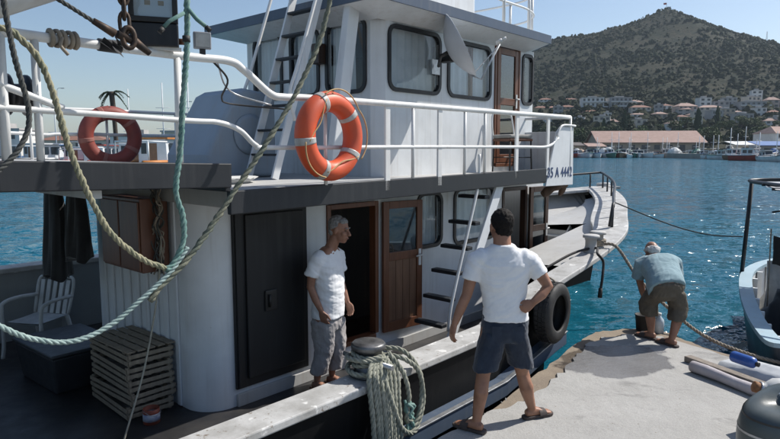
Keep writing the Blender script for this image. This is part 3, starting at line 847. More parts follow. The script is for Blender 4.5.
# ragged palm
p_ = empty('palm_tree', (-40.5, 90, -.6), 0, 'ragged half-dead palm standing above the faded lifebuoy', 'palm'); p_.scale = (1.3, 1.3, 1.36)
MB().tube(crv([(0,0,0),(.15,0,3),(.05,0,6),(-.1,0,8.3)], 5), [.32]*5+[.26]*5+[.3]*5+[.42], 8).build('trunk', trunkm, p_)
rnd = random.Random(9)
for k in range(13):
    a = rnd.uniform(0, 6.28); l = rnd.uniform(1.0, 2.2); up = rnd.uniform(-.3, 1.3)
    mb = MB()
    base = Vector((-.1, 0, 8.2)); d = Vector((math.cos(a), math.sin(a), 0))
    pts = [base + d*l*t + Vector((0,0, up*t - 1.5*t*t)) for t in (0,.3,.6,.85,1)]
    mb.tube(pts, [.06,.05,.04,.03,.02], 4)
    for t in range(1, 12):
        q = base + d*l*t/12 + Vector((0,0,up*t/12-1.5*(t/12)**2)); sd = d.cross(Vector((0,0,1)))
        for s in (-1, 1):
            e = q + sd*s*.42*(1-t/16) + d*.2 + Vector((0,0,-.35*rnd.random()))
            mb.add([q, q+d*.09, e], [(0,1,2)])
    mb.build('frond', LEAFM[1 if k % 3 else 3], p_)
# ================================================================ FISHING BOAT
# boat frame: x towards the bow, y towards port, z up; starboard gunwale edge is y = 0, quay level z = 0
BO = Vector((.84, 5.66, 0)); BA = R(48)
BMAT = Matrix.Translation(BO) @ Matrix.Rotation(BA, 4, 'Z')
def bw(s, y, z): return tuple(BMAT @ Vector((s, y, z)))
boat = empty('fishing_boat', tuple(BO), BA, 'large white and black fishing boat with two decks, moored at the quay', 'boat')
GUN = [(-9.0,.35,.60),(-8,.12,.55),(-6,0,.48),(-3,0,.45),(0,0,.45),(.5,0,.49),(1.5,.03,.70),(3.1,.08,.90),(4.4,.30,1.03),(5.54,.73,1.15),(7,1.30,1.24),(8,1.78,1.30),(9,2.35,1.36),(9.62,2.75,1.40)]
G = [tuple(p) for p in crv([(a, b, c) for a, b, c in GUN], 6)]
BEAM = 5.5
def port(p):
    k = max(0, min(1, 1 - (p[0]-1)/7))
    return (p[0], BEAM - p[1], p[2] + .35*k)
def side_rows(P, sg):
    """hull side from the gunwale down: plumb amidships, strongly flared and raked at the bow"""
    rows = []
    for s, y, z in P:
        k = max(0, min(1, (s-1.6)/1.3)); lim = abs(BEAM/2 - y)
        row = []
        for t, zz in ((0, z), (.18, z-.22), (.45, z*.35-.12), (1, -.85), (1.6, -1.9)):
            f = .06*t + k*1.22*(z-zz)
            row.append((s - .16*max(0, s-5)*t, y + sg*min(lim, f), zz))
        rows.append(row)
    return rows
hm = MB().grid(side_rows(G, 1)).grid(side_rows([port(p) for p in G], -1))
a = side_rows([G[0]], 1)[0]; b = side_rows([port(G[0])], -1)[0]
hm.add(a + b, [(i, i+1, i+6, i+5) for i in range(4)])
hm.build('hull', M['hull'], boat)
def offset(P, d):
    out = []
    for i, p in enumerate(P):
        a = Vector(P[max(0, i-1)][:2]); b = Vector(P[min(len(P)-1, i+1)][:2])
        t = (b-a).normalized(); nrm = Vector((-t.y, t.x))
        q = Vector(p[:2]) + nrm*d
        q.y = min(q.y, BEAM/2) if p[1] <= BEAM/2 else max(q.y, BEAM/2)
        out.append((q.x, q.y, p[2]))
    return out
def strip(P, d0, d1w, z0, z1):
    """swept rectangular strip from offset d0 to d1w(s)"""
    A_ = offset(P, d0); rows = []
    for i, p in enumerate(P):
        b = offset(P, d1w(p[0]) if callable(d1w) else d1w)[i]; a = A_[i]
        rows.append([(a[0], a[1], p[2]+z0), (b[0], b[1], p[2]+z0), (b[0], b[1], p[2]+z1), (a[0], a[1], p[2]+z1)])
    mb = MB(); mb.grid(rows, False, closed=True)
    mb.add(rows[0], [(0,1,2,3)]); mb.add(rows[-1], [(3,2,1,0)])
    return mb
capw = lambda s: .25 + .30*max(0, min(1, (s-3)/2.0))
strip(G, -.035, capw, -.06, .005).build('gunwale_cap', M['cap'], boat, .012)
GP = [port(p) for p in G]
strip(GP, .035, lambda s: -capw(s), -.06, .005).build('gunwale_cap', M['cap'], boat, .012)
# inner bulwark faces
for P, sg in ((G, 1), (GP, -1)):
    rows = []
    for i, p in enumerate(P):
        k = max(0, min(1, (p[0]-1.6)/1.3)); q = max(0, min(1, (p[0]-4.2)/1.3))
        h = (.12 if sg > 0 else (p[2]+.16)*(1-q) + .44*q)
        if sg > 0: h = (p[2]+.16)*(1-k) + .12*k
        a = offset(P, sg*.10)[i]; b = offset(P, sg*(.10+1.30*k*h))[i]
        rows.append([(a[0], a[1], p[2]-.03), (b[0], b[1], p[2]-h)])
    MB().grid(rows, False).build('bulwark', M['bulwark'], boat)
MB().add([(-8.9,.4,.58),(-8.9,.4,-.16),(-8.9,5.1,-.16),(-8.9,5.1,.58)], [(0,1,2,3)]).build('stern_bulwark', M['bulwark'], boat)
for k in range(9):      # stanchions of the port bulwark seen from inside
    s = -6 + k*1.05
    MB().box(s-.03, s+.03, 5.26, 5.41, -.15, .72).build('bulwark_stay', M['bulwark'], boat)
# rubbing strake low on the side
RG = [(s, y - .02, -.10 + max(0, z-.45)*.7) for s, y, z in G if s < 1.9]
strip(RG, -.10, .05, -.11, .04).build('rubbing_strake', M['slate_blue'], boat, .01)
strip(RG, -.112, -.06, .042, .056).build('strake_strip', M['galv'], boat, .003)
# decks
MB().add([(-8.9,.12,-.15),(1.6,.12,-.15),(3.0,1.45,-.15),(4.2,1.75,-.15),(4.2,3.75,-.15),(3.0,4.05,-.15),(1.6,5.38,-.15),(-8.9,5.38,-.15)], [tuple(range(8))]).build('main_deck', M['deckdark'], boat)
fd = MB()
In = offset(G, .22); PIn = offset(GP, -.62)
idx = [i for i, p in enumerate(G) if p[0] >= 5.5]
fd.grid([[(In[i][0], In[i][1], G[i][2]-.09), (In[i][0], min(BEAM/2, In[i][1]+.5), G[i][2]-.20), (In[i][0], BEAM/2, G[i][2]-.34), (PIn[i][0], PIn[i][1], G[i][2]-.36)] for i in idx], False)
fd.build('foredeck', M['deckgrey'], boat)
idx = [i for i, p in enumerate(G) if 2.3 <= p[0] <= 5.8]
MB().grid([[(In[i][0], In[i][1], G[i][2]-.09), (In[i][0], 1.32, G[i][2]-.16), (In[i][0], 1.32, .32)] for i in idx], False).build('side_deck', M['deckgrey'], boat)
MB().box(5.6, 5.66, 1.33, 4.2, .36, .78).build('bulkhead', M['deckgrey'], boat)
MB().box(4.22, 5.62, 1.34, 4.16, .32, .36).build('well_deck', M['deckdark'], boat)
# steps from the well to the foredeck
for k in range(3):
    MB().box(5.10+.14*k, 5.24+.14*k, 1.75, 2.25, .44+.12*k, .47+.12*k).build('step', M['deckgrey'], boat, .006)
MB().bar((5.02,1.73,.37), (5.58,1.73,.86), .03, .08).bar((5.02,2.27,.37), (5.58,2.27,.86), .03, .08).build('step_stringer', M['deckgrey'], boat)

# ---- bow rail
RAILS = offset(G, .20)
br = [(RAILS[i][0], RAILS[i][1], G[i][2]) for i in range(len(G)) if 4.5 <= G[i][0] <= 9.4]
brP = [(x, BEAM-y, z) for x, y, z in br]
top = [(x, y, z+.34) for x, y, z in br]
MB().tube(crv([(br[0][0]-.1, br[0][1], br[0][2]+.02)] + top + [(x, y, z) for x, y, z in reversed([(x, y, z+.34) for x, y, z in brP])] + [(brP[0][0]-.1, brP[0][1], brP[0][2]+.02)], 2), .026, 8).build('bow_rail', M['slate'], boat)
for k in range(0, len(br), 4):
    for q in (br[k], brP[k]):
        MB().tube([(q[0], q[1], q[2]-.01), (q[0], q[1], q[2]+.34)], .02, 8).build('rail_post', M['slate'], boat)
MB().prism([(9.30,2.62),(9.72,2.70),(9.72,2.80),(9.30,2.88)], 1.30, 1.47, lambda u, v, h: (u, v, h)).build('stem_head', M['cap'], boat, .02)
# bitts on the bow quarter
MB().lathe([(.10,0),(.10,.02),(.075,.03),(.075,.19),(.11,.20),(.11,.23),(.09,.24)], (3.28,.24,.905), n=18).build('bitt', M['deckgrey'], boat)
MB().lathe([(.10,0),(.10,.02),(.075,.03),(.075,.19),(.11,.20),(.11,.23),(.09,.24)], (3.02,.22,.885), n=18).build('bitt', M['deckgrey'], boat)
# mooring bollard near the doorway
MB().lathe([(.16,0),(.16,.02),(.115,.03),(.11,.20),(.14,.215),(.14,.25),(.125,.265)], (-1.36,.14,.452), n=28).build('bollard', M['bollard'], boat)
MB().tube([(-1.36,-.12,.56),(-1.36,.42,.56)], .022, 8).build('bollard_pin', M['galv'], boat)

# ---- lower house
def panel(mb, x0, x1, z0, z1, y, th, holes):
    """wall sheet in the plane y (outside) .. y+th with rectangular openings"""
    xs = sorted({x0, x1, *[h[0] for h in holes], *[h[1] for h in holes]}); zs = sorted({z0, z1, *[h[2] for h in holes], *[h[3] for h in holes]})
    hole = lambda x, z: any(h[0] < x < h[1] and h[2] < z < h[3] for h in holes)
    for i in range(len(xs)-1):
        for j in range(len(zs)-1):
            if hole((xs[i]+xs[i+1])/2, (zs[j]+zs[j+1])/2): continue
            for yy in (y, y+th): mb.add([(xs[i],yy,zs[j]),(xs[i+1],yy,zs[j]),(xs[i+1],yy,zs[j+1]),(xs[i],yy,zs[j+1])], [(0,1,2,3)])
    for h in holes:
        a, b, c, d = h
        for q in (((a,c),(b,c)), ((b,c),(b,d)), ((b,d),(a,d)), ((a,d),(a,c))):
            (p0, q0), (p1, q1) = q
            mb.add([(p0,y,q0),(p1,y,q1),(p1,y+th,q1),(p0,y+th,q0)], [(0,1,2,3)])
    return mb
HY = 1.58
DOORS = [(-.47,.25,.10,1.68), (2.98,3.67,.10,1.70)]
WINS = [(1.03,1.46,1.06,1.68), (1.80,2.72,1.02,1.70)]
wm = panel(MB(), -1.70, 4.22, -.15, 1.90, HY, .05, DOORS + WINS)
arc = [(-1.70 - .30*math.sin(a), HY+.30 - .30*math.cos(a)) for a in [R(90*k/10) for k in range(11)]]
wm.grid([[(x, y, z) for x, y in arc] for z in (-.15, 1.90)], True)
wm.box(-2.0, -1.95, HY+.30, 3.62, -.15, 1.90)
arc2 = [(x, 5.5-y) for x, y in arc]
wm.grid([[(x, y, z) for x, y in arc2] for z in (-.15, 1.90)], True)
wm.box(-1.70, 4.22, 3.87, 3.92, -.15, 1.90)
wm.box(4.17, 4.22, HY+.05, 3.87, -.15, 1.90)
wm.build('house_wall', M['white'], boat)
for k in range(9):       # vertical battens of the aft wall
    y = 1.98 + k*.19
    MB().box(-2.022, -2.0, y-.03, y+.03, -.14, 1.90).build('wall_batten', M['white'], boat, .006)
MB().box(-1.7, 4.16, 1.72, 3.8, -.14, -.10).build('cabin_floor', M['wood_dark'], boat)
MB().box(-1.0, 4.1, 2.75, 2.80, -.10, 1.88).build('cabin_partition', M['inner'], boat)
MB().box(-1.66, 4.2, HY-.035, HY, -.15, -.03).build('kick_board', M['deckgrey'], boat, .004)
# black sliding door
d = MB().box(-1.67, -.80, HY-.035, HY-.002, .02, 1.74).build('sliding_door', M['blackdoor'], boat, .006)
MB().box(-1.55, -.86, HY-.062, HY-.035, .10, 1.66).build('door_panel', M['blackdoor'], d, .01)
MB().box(-1.655, -1.60, HY-.055, HY-.03, .03, 1.73).build('door_edge', M['blackdoor'], d, .004)
MB().box(-1.36, -1.22, HY-.085, HY-.062, .72, .92).build('latch_plate', M['black'], d, .01)
MB().tube([(-1.32,HY-.10,.76),(-1.32,HY-.10,.88)], .012, 8).build('handle', M['black'], d)
MB().box(-1.72, -.02, HY-.05, HY, 1.752, 1.80).build('door_track', M['slate'], boat)

M['wood_panel'] = wood('warm_panel_wood', (.20,.105,.06), (.13,.065,.038))
def door_frame(x0, x1, z0, z1, y, m, parent, t=.055):
    o = MB().box(x0-t, x0, y-.02, y+.08, z0, z1+t).box(x1, x1+t, y-.02, y+.08, z0, z1+t).box(x0, x1, y-.02, y+.08, z1, z1+t).build('door_frame', m, parent, .006)
    MB().box(x0, x1, y-.03, y+.10, z0-.05, z0).build('threshold', m, o, .006)
    return o
door_frame(-.45, .23, .13, 1.62, HY, M['wood'], boat)
door_frame(3.02, 3.63, .13, 1.64, HY, M['wood_dark'], boat)
def leaf(name, o, ex, w, z0, z1, m, split=.42, th=.04, timber=False):
    """framed door leaf hinged at o=(x,y), running along unit vector ex"""
    ex = Vector((ex[0], ex[1], 0)).normalized(); nn = Vector((ex.y, -ex.x, 0))
    P = lambda u, v, h: Vector((o[0], o[1], 0)) + ex*u + nn*h + Vector((0,0,v))
    st = .085
    zs = z1 - (z1-z0)*split
    fr = MB()
    for a, b, c, d in ((0,st,z0,z1),(w-st,w,z0,z1),(st,w-st,z0,z0+.12),(st,w-st,z1-st,z1),(st,w-st,zs-.05,zs+.05)):
        fr.prism([(a,c),(b,c),(b,d),(a,d)], 0, th, P)
    root = fr.build(name, m, boat, .005)
    MB().prism([(st,zs+.05),(w-st,zs+.05),(w-st,z1-st),(st,z1-st)], th*.4, th*.6, P).build('pane', M['glassdark'], root)
    lo_ = [(st,z0+.12),(w-st,z0+.12),(w-st,zs-.05),(st,zs-.05)]
    if timber:
        for q in range(4):
            u0 = st + (w-2*st)*q/4; u1 = st + (w-2*st)*(q+1)/4
            MB().prism([(u0+.002,z0+.12),(u1-.002,z0+.12),(u1-.002,zs-.05),(u0+.002,zs-.05)], th*.3, th*.62, P).build('plank', M['wood_panel'], root, .003)
    else:
        MB().prism(lo_, th*.4, th*.6, P).build('pane', M['glassdark'], root)
        MB().prism(lo_, th*.15, th*.25, P).build('door_panel', M['wood_dark'], root)
    hz = z0 + (z1-z0)*.55
    hp = MB().prism([(w-.065,hz-.10),(w-.025,hz-.10),(w-.025,hz+.10),(w-.065,hz+.10)], th, th+.008, P).build('handle_plate', M['plastic_white'], root)
    MB().tube([P(w-.045,hz+.03,th),P(w-.045,hz+.03,th+.05),P(w-.14,hz+.025,th+.055)], .011, 8).build('handle', M['plastic_white'], root)
    return root
leaf('door', (.32, HY-.03), (1, -.16), .60, .12, 1.66, M['wood'], timber=True)
leaf('door', (3.70, HY-.03), (1, -.10), .50, .12, 1.68, M['wood_dark'])

def rrect(x0, x1, z0, z1, r, n=5):
    out = []
    for cx, cz, a0 in ((x1-r,z1-r,0),(x0+r,z1-r,90),(x0+r,z0+r,180),(x1-r,z0+r,270)):
        for k in range(n+1):
            a = R(a0+90*k/n); out.append((cx+r*math.cos(a), cz+r*math.sin(a)))
    return out
def window(parent, x0, x1, z0, z1, fn, curtain='full', r=.09, w=.046):
    """rubber-framed window; fn(u, v, depth) maps to boat coordinates, depth grows inwards"""
    inn = rrect(x0, x1, z0, z1, r); out = rrect(x0-w, x1+w, z0-w, z1+w, r+w)
    n = len(inn); mb = MB()
    rows = [[fn(u, v, -.022) for u, v in inn], [fn(u, v, -.022) for u, v in out], [fn(u, v, .01) for u, v in out]]
    rows2 = [[fn(u, v, -.022) for u, v in inn], [fn(u, v, .03) for u, v in inn]]
    mb.grid(rows, False, closed=True); mb.grid(rows2, False, closed=True)
    o = mb.build('window', M['gasket'], parent)
    MB().add([fn(u, v, .012) for u, v in rrect(x0-.01, x1+.01, z0-.01, z1+.01, .02)], [tuple(range(24))]).build('pane', M['glass'], o)
    if curtain:
        a, b = (x0-.03, x1+.03) if curtain == 'full' else (x0 + (x1-x0)*.38, x1+.03)
        cols = 40; rows = []
        for v in (z0-.05, (z0+z1)/2, z1+.05):
            rows.append([fn(a+(b-a)*k/cols, v, .095 + .016*math.sin(k*1.15)+.008*math.sin(k*.41+v*3)) for k in range(cols+1)])
        MB().grid(rows).build('curtain', M['curtain'], o)
    return o
stb = lambda yy: (lambda u, v, d: (u, yy+d, v))
window(boat, 1.03, 1.46, 1.06, 1.68, stb(HY), 'part')
window(boat, 1.80, 2.72, 1.02, 1.70, stb(HY), 'full')

# ---- outside ladder between the decks
MB().bar((.80,.93,-.02), (1.86,.93,1.84), .035, .15, (0,0,1)).build('ladder_stringer', M['white'], boat, .006)
MB().tube(crv([(.72,.88,.18),(.80,.88,.55),(1.24,.88,1.70),(1.30,.88,1.93),(1.30,.88,2.2)], 6), .019, 8).build('handrail', M['rail'], boat)
for s, z in ((.74,.22),(.90,.50),(1.06,.79),(1.24,1.07),(1.40,1.36),(1.60,1.67)):
    MB().box(s-.055, s+.055, .95, 1.36, z-.022, z+.022).build('tread', M['slate'], boat, .008)

# ---- upper deck, fascia boards
MB().box(-2.08, 3.75, .90, 4.62, 1.79, 1.945).build('upper_deck', M['deckgrey'], boat, .01)
MB().bar((-2.14,.875,1.845), (2.92,.875,1.905), .05, .185).build('fascia_board', M['slate'], boat, .008)
MB().bar((-2.14,4.645,1.845), (3.75,4.645,1.905), .05, .185).build('fascia_board', M['slate'], boat, .008)
MB().add([(-7,.90,2.12),(-2.10,.90,2.0),(-2.10,4.62,2.0),(-7,4.62,2.12),(-7,.90,2.275),(-2.10,.90,2.135),(-2.10,4.62,2.135),(-7,4.62,2.275)], [(0,3,2,1),(4,5,6,7),(0,1,5,4),(1,2,6,5),(2,3,7,6),(3,0,4,7)]).build('aft_deck', M['deckgrey'], boat)
MB().bar((-7,.875,2.19), (-2.12,.875,2.055), .05, .185).build('fascia_board', M['slate'], boat, .008)
MB().bar((-7,4.645,2.19), (-2.12,4.645,2.055), .05, .185).build('fascia_board', M['slate'], boat, .008)
MB().bar((-2.125,.90,2.03), (-2.125,4.62,2.03), .05, .20).build('fascia_board', M['slate'], boat, .008)
MB().lathe([(.30,0),(.31,.12),(.36,.22),(.46,.28)], (-1.69,1.89,1.72), n=24).build('corner_flare', M['cream'], boat)
for s in (-3.1, -4.3, -5.5, -6.7):
    MB().box(s-.04, s+.04, .95, 4.6, 1.93, 2.02).build('deck_beam', M['cream'], boat)
for y in (1.1, 4.4):
    MB().tube([(-6.8,y,-.15),(-6.8,y,2.05)], .05, 10).build('deck_pillar', M['rail'], boat)
# registration board at the forward end of the rail
pl = MB().prism([(2.90,1.75),(3.74,1.74),(3.70,2.58),(3.30,2.58),(3.18,2.50)], .845, .87, lambda u, v, h: (u, h, v)).build('registration_board', M['white'], boat, .006)
def text_mesh(body, size, m, name, parent, mtx, ext=.003, font_shear=0):
    cu = bpy.data.curves.new(name, 'FONT'); cu.body = body; cu.size = size; cu.extrude = ext; cu.align_x = 'CENTER'; cu.align_y = 'CENTER'; cu.shear = font_shear; cu.offset = .0015; cu.space_character = 1.12
    t = bpy.data.objects.new('tmp', cu); COL.objects.link(t)
    dg = bpy.context.evaluated_depsgraph_get(); dg.update()
    me = bpy.data.meshes.new_from_object(t.evaluated_get(dg)); me.name = name
    bpy.data.objects.remove(t); bpy.data.curves.remove(cu)
    me.transform(mtx); me.materials.clear()
    return link(name, me, m, parent)
text_mesh('35 A 4442', .20, M['blue_ink'], 'lettering', pl, Matrix.Translation((3.31,.842,1.93)) @ Matrix.Rotation(R(90), 4, 'X') @ Matrix.Scale(.80, 4, (1,0,0)))
MB().tube(crv([(3.16,.83,2.44),(3.24,.83,2.55),(3.36,.83,2.60),(3.72,.83,2.60)], 5), .016, 8).build('board_edge', M['rail'], boat)

# ---- upper rails
MB().tube(crv([(-7,.86,2.97),(-3.6,.86,2.92),(-2.5,.86,2.91),(-2.12,.86,2.915),(-1.98,.86,2.86),(-1.74,.86,2.70),(-1.6,.86,2.68),(-1.3,.86,2.69),(0,.86,2.70),(2,.86,2.71),(3.60,.86,2.72)], 7), .030, 10).build('top_rail', M['rail'], boat)
MB().tube(crv([(-7,.86,2.56),(-3.6,.86,2.49),(-2.5,.86,2.46),(-2.22,.86,2.455),(-2.03,.86,2.40),(-1.88,.86,2.285),(-1.7,.86,2.27),(0,.86,2.28),(2.2,.86,2.29),(2.95,.86,2.30),(3.25,.86,2.42)], 7), .020, 10).build('mid_rail', M['rail'], boat)
MB().tube(crv([(-4.6,.86,2.80),(-3.9,.86,2.70),(-3.3,.86,2.505)], 5), .022, 8).build('rail_brace', M['rail'], boat)
for i, s in enumerate((-1.15,-.34,.05,.5,.97,1.38,2.12,2.95)):
    z0 = 1.93 + .014*(s+2)
    if i in (1, 3, 6, 7): MB().box(s-.035, s+.035, .85, .872, z0-.1, 2.69).build('rail_post', M['rail'], boat, .004)
    else: MB().tube([(s,.86,z0),(s,.86,2.69)], .017, 8).build('rail_post', M['rail'], boat)
for s, r in ((-6.2,.02),(-5.2,.02),(-4.2,.02),(-3.62,.028),(-3.44,.024),(-2.53,.026)):
    MB().tube([(s,.88,2.10),(s,.86,2.92)], r, 8).build('rail_post', M['rail'], boat)
for z in (2.74, 2.44):
    MB().tube(crv([(-7,4.62,z+.2),(-2.5,4.62,z),(-1.6,4.62,z),(3.6,4.62,z)], 4), .02, 8).build('top_rail' if z > 2.6 else 'mid_rail', M['rail'], boat)
for s in (-6,-5,-4.1,-3.2,-2.3,-1.43,-.5,.5,1.5,2.5,3.5):
    MB().tube([(s,4.62,1.95),(s,4.62,2.74)], .017, 8).build('rail_post', M['rail'], boat)
MB().tube([(3.60,.86,2.72),(3.62,4.62,2.74)], .022, 8).build('top_rail', M['rail'], boat)
for y in (.86, 2.1, 3.4): MB().tube([(3.62,y,1.95),(3.62,y,2.73)], .022, 8).build('rail_post', M['rail'], boat)
MB().box(3.60, 3.63, .90, 4.6, 1.95, 2.52).build('forward_screen', M['white'], boat, .004)

# ---- wheelhouse
WY, WX, WE = HY, .30, 3.80
SW = [(.50,1.40,2.97,3.64), (1.63,2.56,2.97,3.62), (3.49,3.74,2.97,3.64)]
UD = (2.70,3.38,2.02,3.74)
wm = panel(MB(), .42, WE, 1.945, 3.74, WY, .05, SW + [UD])
wm.add([(.42,WY,1.945),(WX,WY+.12,1.945),(WX,WY+.12,3.74),(.42,WY,3.74)], [(0,1,2,3)])
aft_w = [(1.80,2.40,2.95,3.72), (2.60,3.08,2.95,3.70), (3.32,3.86,2.95,3.72)]
pm_ = panel(MB(), WY+.12, 4.06, 1.945, 3.74, 0, .05, aft_w)
wm.add([(WX+y, x, z) for x, y, z in pm_.v], pm_.f)
wm.box(WX+.05, WE, 4.01, 4.06, 1.945, 3.74)
wm.box(WE-.05, WE, WY+.05, 4.01, 1.945, 2.9); wm.box(WE-.05, WE, WY+.05, 4.01, 3.68, 3.74)
for y in (1.63, 2.4, 3.2, 3.96): wm.box(WE-.05, WE, y, y+.05, 2.9, 3.68)
wm.build('wheelhouse_wall', M['white'], boat)
window(boat, *SW[0], stb(WY), 'full'); window(boat, *SW[1], stb(WY), 'full'); window(boat, *SW[2], stb(WY), None, r=.06)
aftf = lambda u, v, d: (WX+d, u, v)
for i, w_ in enumerate(aft_w): window(boat, *w_, aftf, 'part' if i == 0 else 'full')
MB().box(.36, WE-.06, 1.64, 4.0, 1.95, 1.99).build('wheelhouse_floor', M['wood_dark'], boat)
MB().box(.36, WE-.06, 1.64, 4.0, 3.70, 3.735).build('wheelhouse_ceiling', M['cream'], boat)
MB().box(2.2, 2.25, 1.64, 4.0, 1.99, 3.70).build('wheelhouse_partition', M['wood'], boat)
door_frame(2.74, 3.34, 2.06, 3.70, WY, M['wood'], boat, .045)
leaf('door', (2.76, WY+.02), (1, 0), .56, 2.07, 3.69, M['wood'], .46)
# roof with dished soffit
ov = .36
rx0, rx1, ry0, ry1 = -.10, 4.10, 1.22, 4.42
rz = lambda x: 3.86 + .012*(x-1)
rf = MB()
up = [(rx0,ry0),(rx1-.5,ry0),(rx1,ry0+.6),(rx1,ry1-.6),(rx1-.5,ry1),(rx0,ry1)]
wl = [(.30,WY-.0),(WE-.3,WY),(WE,WY+.3),(WE,3.7),(WE-.3,4.06),(.30,4.06)]
rf.grid([[(x, y, 3.70) for x, y in wl], [(x, y, 3.80) for x, y in up], [(x, y, 3.815) for x, y in up]], False, closed=True)
so = rf.build('soffit', M['white'], boat)
ef = MB().grid([[(x-.0, y, 3.80) for x, y in up], [(x + (.02 if x > 2 else -.02), y + (.02 if y > 2.8 else -.02), 3.80) for x, y in up], [(x + (.02 if x > 2 else -.02), y + (.02 if y > 2.8 else -.02), 3.915) for x, y in up]], False, closed=True)
ef.build('roof_edge', M['slate_blue'], boat)
MB().add([(x, y, 3.91) for x, y in up], [tuple(range(6))]).build('roof', M['white'], boat)
fb = MB().box(.9, 2.45, 1.75, 3.9, 3.91, 4.95).build('flybridge', M['white'], boat, .03)
MB().box(2.452, 2.47, 2.0, 3.6, 4.3, 4.8).build('window', M['gasket'], fb)
fr_pts = [(1.2,1.30),(2.46,1.30),(3.16,1.32),(3.66,1.55),(3.95,2.1),(3.95,3.5),(3.66,4.1),(3.1,4.32),(1.2,4.32)]
for z in (4.22, 4.55): MB().tube(crv([(x, y, z) for x, y in fr_pts], 5), .016, 8).build('roof_rail', M['rail'], boat)
for x, y in fr_pts[1:-1]: MB().tube([(x,y,3.90),(x,y,4.55)], .022, 8).build('rail_post', M['rail'], boat)
# inclined ladder to the wheelhouse roof
for y in (1.90, 2.36):
    MB().bar((-.92,y,1.95), (-.02,y+.02,4.6), .03, .085, (0,0,1)).build('roof_ladder_stringer', M['white'], boat, .005)
for k in range(9):
    z = 2.2 + .26*k; s = -.92 + .9*(z-1.95)/2.65
    MB().box(s-.045, s+.045, 1.92, 2.36, z-.012, z+.012).build('tread', M['slate'], boat, .004)
for y in (1.80, 2.62):
    MB().tube(crv([(-.72,y,2.55),(-.78,y,2.82),(-.66,y,3.15),(-.35,y,4.0),(-.1,y,4.7)], 6), .018, 8).build('handrail', M['rail'], boat)
MB().bar((-.30,1.70,1.95), (.22,1.72,4.9), .10, .16).build('mast_leg', M['white'], boat, .01)
MB().tube([(-.05,2.0,3.86),(.0,2.9,3.86)], .02, 6).build('ladder_stay', M['slate'], boat)
# small lamp box fixed beside the aft window
MB().box(.17, .29, 2.43, 2.57, 3.28, 3.52).build('lamp_box', M['wood_dark'], boat, .01)
# grey engine casing on the aft end of the upper deck
cs = MB().prism([(-1.33,1.95),(-.42,1.95),(-.42,2.88),(-.84,2.92),(-.95,2.86),(-1.33,2.20)], 2.50, 3.35, lambda u, v, h: (u, h, v)).build('engine_casing', M['greyblue'], boat, .05, 4)
MB().lathe([(.22,0),(.22,.012),(.17,.014)], (-.78,2.496,2.42), (0,-1,0), 24).build('casing_cover', M['greyblue'], cs)
MB().tube(crv([(-.55,2.47,2.9),(-.60,2.46,2.6),(-.75,2.45,2.3),(-.80,2.46,1.97)], 6), .012, 6).build('casing_hose', M['rubber'], cs)
# cargo boom overhead at the stern
MB().tube([(-4.9,.60,2.47),(-3.6,.61,3.125),(-3.27,.62,3.29),(.2,1.0,5.0)], .125, 16).build('boom', M['cream'], boat)
# winch behind the aft rail
wn_ = MB().tube([(-3.95,1.25,2.62),(-3.42,1.25,2.60)], .05, 12).build('winch_shaft', M['galv'], boat)
MB().lathe([(.13,0),(.13,.02),(.07,.03),(.07,.10),(.13,.11),(.13,.13)], (-3.50,1.25,2.60), (1,0,0), 20).build('winch_drum', M['black'], boat)
MB().prism([(-4.3,2.1),(-3.72,2.1),(-3.70,2.62),(-3.80,2.80),(-4.0,2.86),(-4.3,2.84)], 1.05, 1.45, lambda u, v, h: (u, h, v)).build('winch_housing', M['slate'], boat, .03)
# lashing cables, hoses
MB().tube(crv([(-2.25,.86,2.90),(-2.1,.9,2.78),(-1.9,1.3,2.68),(-1.6,1.6,2.66),(-1.2,1.3,2.62)], 6), .008, 6).build('cable', M['rubber'], boat)
MB().tube(crv([(-2.2,.88,2.90),(-1.95,1.1,2.72),(-1.62,1.0,2.62)], 6), .007, 6).build('cable', M['galv'], boat)
# ================================================================ THINGS ON THE BOAT
def bthing(name, s, y, z, rz, label, cat, group=None):
    return empty(name, bw(s, y, z), BA + rz, label, cat, group)
def torus(mb, c, n_, Rr, r, nu=40, nv=14, a0=0, a1=360):
    n_ = Vector(n_).normalized(); u = n_.orthogonal().normalized()
    if abs(n_.z) < .9: u = Vector((0,0,1)) - n_*n_.z; u.normalize()
    w = n_.cross(u); c = Vector(c); full = a1-a0 >= 360
    pts = [c + (u*math.cos(R(a0+(a1-a0)*k/nu)) + w*math.sin(R(a0+(a1-a0)*k/nu)))*Rr for k in range(nu if full else nu+1)]
    return mb.tube(pts, r, nv, closed=full)
M['worn_tape'] = mat('worn_tape', (.34,.13,.10), (.26,.10,.08), 12, .7)
def lifebuoy(s, y, z, m, rope_m, label, tilt, grab=True):
    o = bthing('lifebuoy', s, y, z, tilt, label, 'lifebuoy', 'ring lifebuoys on the rails')
    torus(MB(), (0,0,0), (0,-1,0), .295, .088, 56, 18).build('ring', m, o)
    for a in (22, 98, 158, 238, 310):
        torus(MB(), (0,0,0), (0,-1,0), .295, .0905, 5, 18, a-5, a+5).build('band', M['tape'] if grab else M['worn_tape'], o)
    if grab:
        for k, (a0, a1) in enumerate(((22,98),(98,158),(158,238),(238,310),(310,382))):
            pts = []
            for j in range(9):
                t = j/8; a = R(a0+(a1-a0)*t)
                rr = .295 + (.03-.10*math.sin(math.pi*t) if k in (0, 2) else .075+.03*math.sin(math.pi*t))
                pts.append((-math.sin(a)*rr, -.083+.0*t, math.cos(a)*rr))
            MB().tube(crv(pts, 3), .0065, 6).build('grab_rope', rope_m, o)
    MB().tube(crv([(-.02,-.06,.36),(0,.06,.385),(.03,.115,.33),(0,.06,.30),(-.02,-.05,.33)], 5), .007, 6).build('lanyard', rope_m, o)
    return o
lifebuoy(-1.21, .735, 2.365, M['orange'], M['yellowrope'], 'bright orange ring lifebuoy with yellow grab rope hung on the near white rail', R(4))
